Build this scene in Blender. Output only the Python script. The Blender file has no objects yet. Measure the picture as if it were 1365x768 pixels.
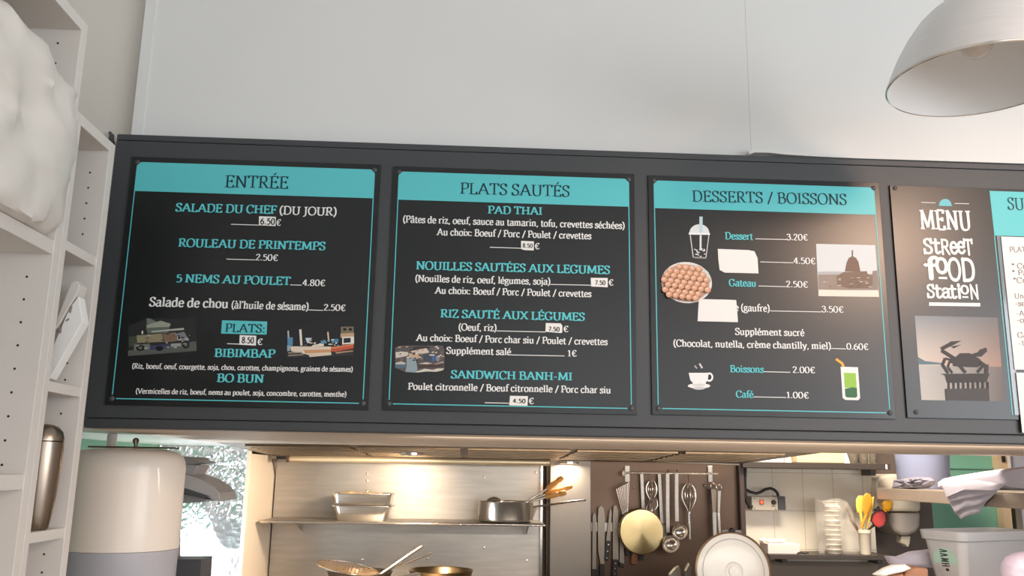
import bpy, bmesh, math, random
import numpy as np
from mathutils import Vector, Matrix, noise

random.seed(7)
SC = bpy.context.scene
COL = SC.collection
PI = math.pi

# ------------------------------------------------------------------ camera
IW, IH, FPX = 1365.0, 768.0, 1163.26
EYE = Vector((0.0, 0.0, 1.55))
YAW, PITCH, ROLL = math.radians(2.870), math.radians(11.840), math.radians(0.909)


def cam_axes():
    f = Vector((math.sin(YAW) * math.cos(PITCH), math.cos(YAW) * math.cos(PITCH), math.sin(PITCH)))
    r = Vector((math.cos(YAW), -math.sin(YAW), 0))
    u = r.cross(f)
    c, s = math.cos(ROLL), math.sin(ROLL)
    return c * r + s * u, -s * r + c * u, f


CR, CU, CF = cam_axes()
cam = bpy.data.objects.new('camera', bpy.data.cameras.new('camera'))
COL.objects.link(cam)
cam.data.sensor_width = 36.0
cam.data.lens = FPX * 36.0 / IW
cam.data.clip_start = 0.02
m = Matrix((CR, CU, -CF)).transposed().to_4x4()
m.translation = EYE
cam.matrix_world = m
SC.camera = cam

# ------------------------------------------------------------------ light and exposure
SC.view_settings.view_transform = 'Standard'
SC.view_settings.look = 'None'
SC.view_settings.exposure = 0.0
SC.view_settings.gamma = 1.0
SC.view_settings.use_curve_mapping = False

world = bpy.data.worlds.new('daylight')
SC.world = world
world.use_nodes = True
bg = world.node_tree.nodes['Background']
bg.inputs[0].default_value = (0.86, 0.93, 1.0, 1)
bg.inputs[1].default_value = 0.9


def light(name, kind, loc, power, color=(1, 1, 1), size=1.0, size_y=None, aim=None, radius=0.03, spread=None, spot=None, blend=0.6):
    l = bpy.data.lights.new(name, kind)
    l.energy = power
    l.color = color
    if kind == 'AREA':
        l.size = size
        if size_y:
            l.shape = 'RECTANGLE'
            l.size_y = size_y
        if spread:
            l.spread = math.radians(spread)
    else:
        l.shadow_soft_size = radius
    if kind == 'SPOT':
        l.spot_size = math.radians(spot or 90)
        l.spot_blend = blend
    o = bpy.data.objects.new(name, l)
    COL.objects.link(o)
    o.location = loc
    if aim is not None:
        o.rotation_euler = (Vector(aim) - Vector(loc)).to_track_quat('-Z', 'Y').to_euler()
    return o


# daylight through the shop window behind the camera
light('shop_window_daylight', 'AREA', (1.9, -3.4, 1.75), 36, (0.98, 0.97, 0.97), 3.4, 2.3, aim=(1.1, 2, 1.75))
# larger window in the right wall
light('side_window_daylight', 'AREA', (3.93, -1.5, 1.9), 98, (0.92, 0.95, 1.0), 2.6, 1.7, aim=(0.3, 1.2, 1.9))
# added cool fill at the kitchen's left wall, no window there, brightens the foil
light('added_kitchen_fill', 'AREA', (-1.15, 2.95, 1.0), 14, (0.86, 0.93, 1.0), 0.8, 0.55, aim=(0.2, 3.0, 1.25))
# warm dome pendant over the dining room, shining downwards, seen blurred in the glossy boards
light('counter_lamp_bulb', 'SPOT', (1.93, 0.05, 2.62), 84, (1.0, 0.66, 0.46), radius=0.16, aim=(1.75, 1.1, 0.9), spot=116, blend=0.25)
# hood lamps
light('hood_lamp_bulb', 'AREA', (0.455, 3.885, 1.578), 2.2, (1.0, 0.86, 0.68), 0.08, aim=(0.46, 3.90, 0.6))
light('hood_lamp_bulb_far', 'SPOT', (-0.20, 3.35, 1.575), 30, (1.0, 0.80, 0.60), radius=0.04, aim=(-0.75, 3.75, 1.05), spot=160, blend=1.0)
# added fill without a fixture behind the hatch head, brightens lid and tiles
light('added_hatch_fill', 'AREA', (0.75, 2.10, 1.618), 11, (1.0, 0.90, 0.80), 1.7, 0.02, aim=(0.75, 2.45, 0.95))
# kitchen ceiling lamp on the right
light('kitchen_lamp_bulb', 'AREA', (1.48, 3.38, 2.3), 40, (1.0, 0.86, 0.70), 0.4, aim=(1.6, 3.6, 0.8))


# ------------------------------------------------------------------ pixel -> point on a plane of the place
def ray(x, y):
    return (CR * ((x - IW / 2) / FPX) - CU * ((y - IH / 2) / FPX) + CF)


def W(x, y, Y):
    d = ray(x, y)
    return EYE + d * (Y / d.y)


def WX(x, y, X):
    d = ray(x, y)
    return EYE + d * (X / d.x)


def px(n, Y):
    return n * Y * 0.985 / FPX


# ------------------------------------------------------------------ materials
def lin(c):
    return tuple(((v / 255.0) / 12.92 if v / 255.0 <= 0.04045 else ((v / 255.0 + 0.055) / 1.055) ** 2.4) for v in c)


_mats = {}


def mat(name, rgb, rough=0.5, metal=0.0, spec=0.5, noise_amt=0.0, noise_scale=8.0, bump=0.0, stretch=None, emit=0.0, coat=0.0, trans=0.0, alpha=1.0):
    if name in _mats:
        return _mats[name]
    M = bpy.data.materials.new(name)
    M.use_nodes = True
    nt = M.node_tree
    b = nt.nodes['Principled BSDF']
    c = (*lin(rgb), 1)
    b.inputs['Base Color'].default_value = c
    b.inputs['Roughness'].default_value = rough
    b.inputs['Metallic'].default_value = metal
    b.inputs['Specular IOR Level'].default_value = spec
    if coat:
        b.inputs['Coat Weight'].default_value = coat
        b.inputs['Coat Roughness'].default_value = 0.08
    if trans:
        b.inputs['Transmission Weight'].default_value = trans
    if alpha < 1:
        b.inputs['Alpha'].default_value = alpha
    if emit:
        b.inputs['Emission Color'].default_value = c
        b.inputs['Emission Strength'].default_value = emit
    if noise_amt or bump:
        tc = nt.nodes.new('ShaderNodeTexCoord')
        mp = nt.nodes.new('ShaderNodeMapping')
        nz = nt.nodes.new('ShaderNodeTexNoise')
        nz.inputs['Scale'].default_value = noise_scale
        nz.inputs['Detail'].default_value = 5
        if stretch:
            mp.inputs['Scale'].default_value = stretch
        nt.links.new(tc.outputs['Object'], mp.inputs[0])
        nt.links.new(mp.outputs[0], nz.inputs['Vector'])
        if noise_amt:
            mx = nt.nodes.new('ShaderNodeMix')
            mx.data_type = 'RGBA'
            mx.blend_type = 'MULTIPLY'
            mx.inputs[0].default_value = 1.0
            rp = nt.nodes.new('ShaderNodeMapRange')
            rp.inputs[1].default_value = 0.3
            rp.inputs[2].default_value = 0.7
            rp.inputs[3].default_value = 1.0 - noise_amt
            rp.inputs[4].default_value = 1.0
            nt.links.new(nz.outputs[0], rp.inputs[0])
            mx.inputs[6].default_value = c
            nt.links.new(rp.outputs[0], mx.inputs[7])
            nt.links.new(mx.outputs[2], b.inputs['Base Color'])
        if bump:
            bp = nt.nodes.new('ShaderNodeBump')
            bp.inputs['Strength'].default_value = bump
            bp.inputs['Distance'].default_value = 0.004
            nt.links.new(nz.outputs[0], bp.inputs['Height'])
            nt.links.new(bp.outputs[0], b.inputs['Normal'])
    _mats[name] = M
    return M


def ink(rgb, rough=0.45):
    return mat('ink_%d_%d_%d' % tuple(rgb), rgb, rough, spec=0.35)


def tile_mat():
    M = bpy.data.materials.new('white_wall_tile')
    M.use_nodes = True
    nt = M.node_tree
    b = nt.nodes['Principled BSDF']
    tc = nt.nodes.new('ShaderNodeTexCoord')
    sp = nt.nodes.new('ShaderNodeSeparateXYZ')
    cb = nt.nodes.new('ShaderNodeCombineXYZ')
    br = nt.nodes.new('ShaderNodeTexBrick')
    nt.links.new(tc.outputs['Object'], sp.inputs[0])
    nt.links.new(sp.outputs[0], cb.inputs[0])
    nt.links.new(sp.outputs[2], cb.inputs[1])
    nt.links.new(cb.outputs[0], br.inputs['Vector'])
    br.offset = 0.0
    br.inputs['Color1'].default_value = (*lin((232, 224, 208)), 1)
    br.inputs['Color2'].default_value = (*lin((236, 229, 214)), 1)
    br.inputs['Mortar'].default_value = (*lin((196, 184, 162)), 1)
    br.inputs['Scale'].default_value = 1.0
    br.inputs['Mortar Size'].default_value = 0.0016
    br.inputs['Brick Width'].default_value = 0.145
    br.inputs['Row Height'].default_value = 0.1735
    nt.links.new(br.outputs[0], b.inputs['Base Color'])
    b.inputs['Roughness'].default_value = 0.3
    return M


M_WALL = mat('white_wall_paint', (222, 222, 220), 0.75, noise_amt=0.03, noise_scale=3, bump=0.03)
M_CEIL = mat('ceiling_paint', (225, 224, 220), 0.8, noise_amt=0.02)
M_FLOOR = mat('floor_tile', (190, 182, 172), 0.5, noise_amt=0.15)
M_GREEN = mat('green_wall_paint', (120, 176, 154), 0.55, noise_amt=0.05, noise_scale=4)
M_BOARD = mat('anthracite_paint', (58, 61, 64), 0.5, spec=0.6, noise_amt=0.06, noise_scale=5)
M_PANEL = mat('black_board_print', (24, 26, 28), 0.29, spec=0.5, noise_amt=0.05)
M_TEAL = mat('teal_print', (92, 196, 201), 0.4, spec=0.4)
M_TEALTXT = mat('teal_lettering', (98, 205, 212), 0.5, spec=0.3)
M_NAVYTXT = mat('dark_lettering', (22, 58, 70), 0.5, spec=0.3)
M_WHITETXT = mat('white_lettering', (236, 236, 234), 0.5, spec=0.3)
M_PAPER = mat('white_paper', (240, 238, 234), 0.7, noise_amt=0.02)
M_PEN = mat('black_pen', (25, 25, 25), 0.6)
M_MELAMINE = mat('white_melamine', (218, 212, 205), 0.5, noise_amt=0.02)
M_HOLE = mat('pin_hole_dark', (40, 34, 30), 0.9)
M_STEEL = mat('brushed_steel', (190, 184, 176), 0.44, 1.0, noise_amt=0.16, noise_scale=6, stretch=(1.0, 1.0, 9.0), bump=0.02)
M_STEELDK = mat('dull_steel', (140, 126, 112), 0.42, 1.0, noise_amt=0.22, noise_scale=4)
M_CHROME = mat('polished_steel', (220, 212, 202), 0.2, 0.9, noise_amt=0.05)
M_ALU = mat('brushed_aluminium', (236, 234, 234), 0.42, 0.4, noise_amt=0.06, noise_scale=10, stretch=(1, 1, 20))
M_ALUIN = mat('lamp_inside_paint', (240, 238, 236), 0.5, spec=0.4)
M_FOIL = mat('aluminium_foil', (235, 236, 240), 0.28, 1.0, noise_amt=0.04)
M_BRASSY = mat('brushed_pan_bottom', (214, 192, 142), 0.3, 1.0, noise_amt=0.08, noise_scale=20)
M_GOLD = mat('pan_inside_golden', (178, 152, 116), 0.3, 1.0, noise_amt=0.15, noise_scale=12)
M_WOOD = mat('pale_wood', (222, 160, 84), 0.5, noise_amt=0.2, noise_scale=14, stretch=(1, 1, 6))
M_BROWNWOOD = mat('brown_wood', (120, 72, 44), 0.5, noise_amt=0.2, noise_scale=14)
M_BLACK = mat('black_plastic', (28, 26, 26), 0.4)
M_DKGREY = mat('dark_grey_plastic', (70, 70, 74), 0.45)
M_GREY = mat('grey_plastic', (128, 126, 126), 0.45)
M_CREAM = mat('cream_enamel', (228, 218, 206), 0.38, coat=0.2, noise_amt=0.01)
M_BAND = mat('boiler_grey_band', (170, 169, 175), 0.4, coat=0.1)
M_BIN = mat('white_bin_plastic', (166, 165, 166), 0.4)
M_CLOTH = mat('lilac_grey_cloth', (178, 173, 186), 0.8, noise_amt=0.06, noise_scale=20, bump=0.1)
M_CLOTHDK = mat('grey_plastic_film', (126, 124, 138), 0.4, noise_amt=0.1, noise_scale=20, bump=0.2)
M_BLUE = mat('pale_blue_bucket', (142, 149, 178), 0.4)
M_FILM = mat('clear_plastic_film', (236, 230, 220), 0.16, bump=0.5, noise_scale=22, alpha=0.2)
M_BAG = mat('white_plastic_bag', (228, 222, 214), 0.45, noise_amt=0.03, bump=0.2, noise_scale=8)
M_YELLOW = mat('yellow_plastic', (236, 206, 96), 0.4)
M_ORANGE = mat('orange_plastic', (226, 142, 34), 0.4)
M_MUSTARD = mat('mustard_plastic', (206, 150, 30), 0.4)
M_RED = mat('red_plastic', (178, 52, 44), 0.35)
M_POT = mat('cream_crock', (222, 212, 194), 0.35)
M_SLATE = mat('slate_paint', (122, 112, 104), 0.6, noise_amt=0.06)
M_TILE = tile_mat()
M_SHELFDK = mat('dark_shelf', (58, 50, 44), 0.4)
M_BEIGE = mat('beige_board', (226, 200, 156), 0.5, noise_amt=0.05)
M_GLASS = mat('jar_glass', (150, 140, 126), 0.1, trans=0.6)
M_SKIN = mat('brown_paper', (170, 124, 96), 0.7, noise_amt=0.1)
M_STICK = mat('sage_sticker', (150, 178, 166), 0.5)
M_LID = mat('white_lid_enamel', (244, 240, 232), 0.25)
M_LAMP = mat('lamp_glow', (255, 226, 180), 0.5, emit=6.0)
M_REDLED = mat('lit_red_switch', (255, 90, 50), 0.4, emit=2.0)
M_PLATE = mat('hood_filter_steel', (152, 130, 104), 0.4, 1.0, noise_amt=0.3, noise_scale=30, stretch=(1, 8, 1))
M_FLASK = mat('dull_flask_steel', (158, 144, 130), 0.3, 1.0, noise_amt=0.06)
M_WALLB = mat('beige_wall_paint', (214, 209, 200), 0.75, noise_amt=0.03, noise_scale=3)
M_KNIFE = mat('dull_knife_steel', (150, 142, 132), 0.5, 0.85, noise_amt=0.1)
M_WHITEGLOSS = mat('white_gloss_board', (232, 226, 218), 0.3, noise_amt=0.02)
M_SLEEVE = mat('clear_sleeve', (196, 208, 214), 0.08, trans=0.6)


_b = M_BRASSY.node_tree.nodes['Principled BSDF']
_t = M_BRASSY.node_tree.nodes.new('ShaderNodeTangent')
_t.direction_type = 'RADIAL'
_t.axis = 'Y'
_b.inputs['Anisotropic'].default_value = 0.85
M_BRASSY.node_tree.links.new(_t.outputs[0], _b.inputs['Tangent'])


# ------------------------------------------------------------------ mesh builder
class MB:
    def __init__(self):
        self.v, self.f, self.mi, self.ms = [], [], [], []

    def _m(self, mt):
        if mt is None:
            return 0
        if mt not in self.ms:
            self.ms.append(mt)
        return self.ms.index(mt)

    def add(self, vs, fs, mt=None):
        n = len(self.v)
        self.v += [Vector(p) for p in vs]
        k = self._m(mt)
        for q in fs:
            self.f.append([i + n for i in q])
            self.mi.append(k)

    def box(self, x0, x1, y0, y1, z0, z1, mt=None):
        vs = [(x, y, z) for z in (z0, z1) for y in (y0, y1) for x in (x0, x1)]
        self.add(vs, [(0, 2, 3, 1), (4, 5, 7, 6), (0, 1, 5, 4), (2, 6, 7, 3), (0, 4, 6, 2), (1, 3, 7, 5)], mt)
        return self

    def obox(self, c, ax, ay, az, mt=None):
        c, ax, ay, az = map(Vector, (c, ax, ay, az))
        vs = [c + sx * ax + sy * ay + sz * az for sz in (-1, 1) for sy in (-1, 1) for sx in (-1, 1)]
        self.add(vs, [(0, 2, 3, 1), (4, 5, 7, 6), (0, 1, 5, 4), (2, 6, 7, 3), (0, 4, 6, 2), (1, 3, 7, 5)], mt)
        return self

    def tube(self, pts, r, n=10, mt=None, closed=False):
        pts = [Vector(p) for p in pts]
        rs = r if isinstance(r, (list, tuple)) else [r] * len(pts)
        N = len(pts)
        vs, fs = [], []
        prev = None
        for i, p in enumerate(pts):
            a = pts[i - 1] if (i > 0 or closed) else p
            b = pts[(i + 1) % N] if (i < N - 1 or closed) else p
            t = (b - a).normalized()
            if prev is None:
                h = Vector((0, 0, 1)) if abs(t.z) < 0.9 else Vector((0, 1, 0))
                u = t.cross(h).normalized()
            else:
                u = (prev - t * prev.dot(t)).normalized()
            prev = u
            w = t.cross(u)
            for k in range(n):
                an = 2 * PI * k / n
                vs.append(p + rs[i] * (math.cos(an) * u + math.sin(an) * w))
        for i in range(N if closed else N - 1):
            j = (i + 1) % N
            for k in range(n):
                k2 = (k + 1) % n
                fs.append((i * n + k, i * n + k2, j * n + k2, j * n + k))
        if not closed:
            fs.append(tuple(range(n))[::-1])
            fs.append(tuple((N - 1) * n + k for k in range(n)))
        self.add(vs, fs, mt)
        return self

    def lathe(self, o, axis, prof, n=40, mt=None, caps=True):
        """prof: (radius, height along axis)"""
        o = Vector(o)
        t = Vector(axis).normalized()
        h = Vector((0, 0, 1)) if abs(t.z) < 0.9 else Vector((1, 0, 0))
        u = h.cross(t).normalized()
        w = t.cross(u)
        vs, fs = [], []
        for r, z in prof:
            for k in range(n):
                an = 2 * PI * k / n
                vs.append(o + t * z + max(r, 1e-5) * (math.cos(an) * u + math.sin(an) * w))
        for i in range(len(prof) - 1):
            for k in range(n):
                k2 = (k + 1) % n
                fs.append((i * n + k, i * n + k2, (i + 1) * n + k2, (i + 1) * n + k))
        if caps:
            fs.append(tuple(range(n))[::-1])
            fs.append(tuple((len(prof) - 1) * n + k for k in range(n)))
        self.add(vs, fs, mt)
        return self

    def prism(self, pts, d, mt=None):
        """planar outline pushed along d"""
        pts = [Vector(p) for p in pts]
        d = Vector(d)
        n = len(pts)
        fs = [tuple(range(n)), tuple(range(2 * n - 1, n - 1, -1))]
        fs += [(i, n + i, n + (i + 1) % n, (i + 1) % n) for i in range(n)]
        self.add(pts + [p + d for p in pts], fs, mt)
        return self

    def poly(self, pts, mt=None):
        self.add(pts, [tuple(range(len(pts)))], mt)
        return self

    def ball(self, c, r, mt=None, n=12, sq=(1, 1, 1)):
        vs, fs = [], []
        for i in range(n + 1):
            th = PI * i / n
            for k in range(2 * n):
                ph = PI * k / n
                vs.append(Vector(c) + Vector((r * sq[0] * math.sin(th) * math.cos(ph), r * sq[1] * math.sin(th) * math.sin(ph), r * sq[2] * math.cos(th))))
        for i in range(n):
            for k in range(2 * n):
                k2 = (k + 1) % (2 * n)
                fs.append((i * 2 * n + k, (i + 1) * 2 * n + k, (i + 1) * 2 * n + k2, i * 2 * n + k2))
        self.add(vs, fs, mt)
        return self

    def puff(self, outline, thick, mt=None, wob=0.0, seed=0, sub=4, front=(0, -1, 0), ws=14.0):
        """a soft closed body that fills an outline standing in the place"""
        out = []
        P = [Vector(p) for p in outline]
        for i in range(len(P)):
            a, b = P[i], P[(i + 1) % len(P)]
            for k in range(sub):
                out.append(a.lerp(b, k / sub))
        c = sum(out, Vector()) / len(out)
        fr = Vector(front)
        n = len(out)
        ss = [1.0, 0.93, 0.8, 0.62, 0.42, 0.2]
        vs, fs = [], []
        for side in (1, -1):
            base = len(vs)
            for s in ss:
                h = thick * 0.5 * math.sqrt(max(0, 1 - s ** 3))
                for p in out:
                    q = c + (p - c) * s
                    k = noise.noise(q * ws + Vector((seed, seed * 1.7, 0))) * wob * (1 - s ** 6)
                    vs.append(q + fr * (side * h + k))
            q = c + fr * (side * thick * 0.5 + noise.noise(c * ws + Vector((seed, seed * 1.7, 0))) * wob)
            vs.append(q)
            for i in range(len(ss) - 1):
                for k in range(n):
                    k2 = (k + 1) % n
                    fs.append((base + i * n + k, base + i * n + k2, base + (i + 1) * n + k2, base + (i + 1) * n + k))
            for k in range(n):
                fs.append((base + (len(ss) - 1) * n + k, base + (len(ss) - 1) * n + (k + 1) % n, base + len(ss) * n))
        self.add(vs, fs, mt)
        return self

    def build(self, name, mt=None, parent=None, smooth=False, bevel=0.0, loc=None, merge=True):
        org = Vector((0, 0, 0))
        if parent is not None:
            q = parent
            while q is not None:
                org = org + q.location
                q = q.parent
        elif loc is not None:
            org = Vector(loc)
        me = bpy.data.meshes.new(name)
        me.from_pydata([p - org for p in self.v], [], self.f)
        ms = self.ms if self.ms else [mt]
        for x in ms:
            me.materials.append(x if x is not None else mt)
        if len(ms) > 1:
            me.polygons.foreach_set('material_index', self.mi)
        bm = bmesh.new()
        bm.from_mesh(me)
        if merge:
            bmesh.ops.remove_doubles(bm, verts=bm.verts, dist=1e-5)
        bmesh.ops.recalc_face_normals(bm, faces=bm.faces)
        bm.to_mesh(me)
        bm.free()
        if smooth:
            me.polygons.foreach_set('use_smooth', [True] * len(me.polygons))
            try:
                me.set_sharp_from_angle(angle=math.radians(38))
            except Exception:
                pass
        o = bpy.data.objects.new(name, me)
        COL.objects.link(o)
        if parent is not None:
            o.parent = parent
        elif loc is not None:
            o.location = org
        if bevel:
            b = o.modifiers.new('edge', 'BEVEL')
            b.width = bevel
            b.segments = 2
            b.limit_method = 'ANGLE'
        return o


def tag(o, label, cat, group=None, kind=None):
    o['label'] = label
    o['category'] = cat
    if group:
        o['group'] = group
    if kind:
        o['kind'] = kind
    return o


def thing(name, label, cat, loc, group=None):
    o = bpy.data.objects.new(name, None)
    o.empty_display_size = 0.05
    COL.objects.link(o)
    o.location = loc
    return tag(o, label, cat, group)


def struct(name, mb, mt, label=None, bevel=0.0, parent=None):
    o = mb.build(name, mt, parent, bevel=bevel)
    o['kind'] = 'structure'
    if label:
        o['label'] = label
        o['category'] = name.split('_')[0]
    return o


# ------------------------------------------------------------------ lettering: a pen that draws strokes
def Q(s):
    a = [float(t) for t in s.split()]
    return list(zip(a[0::2], a[1::2]))


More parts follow.
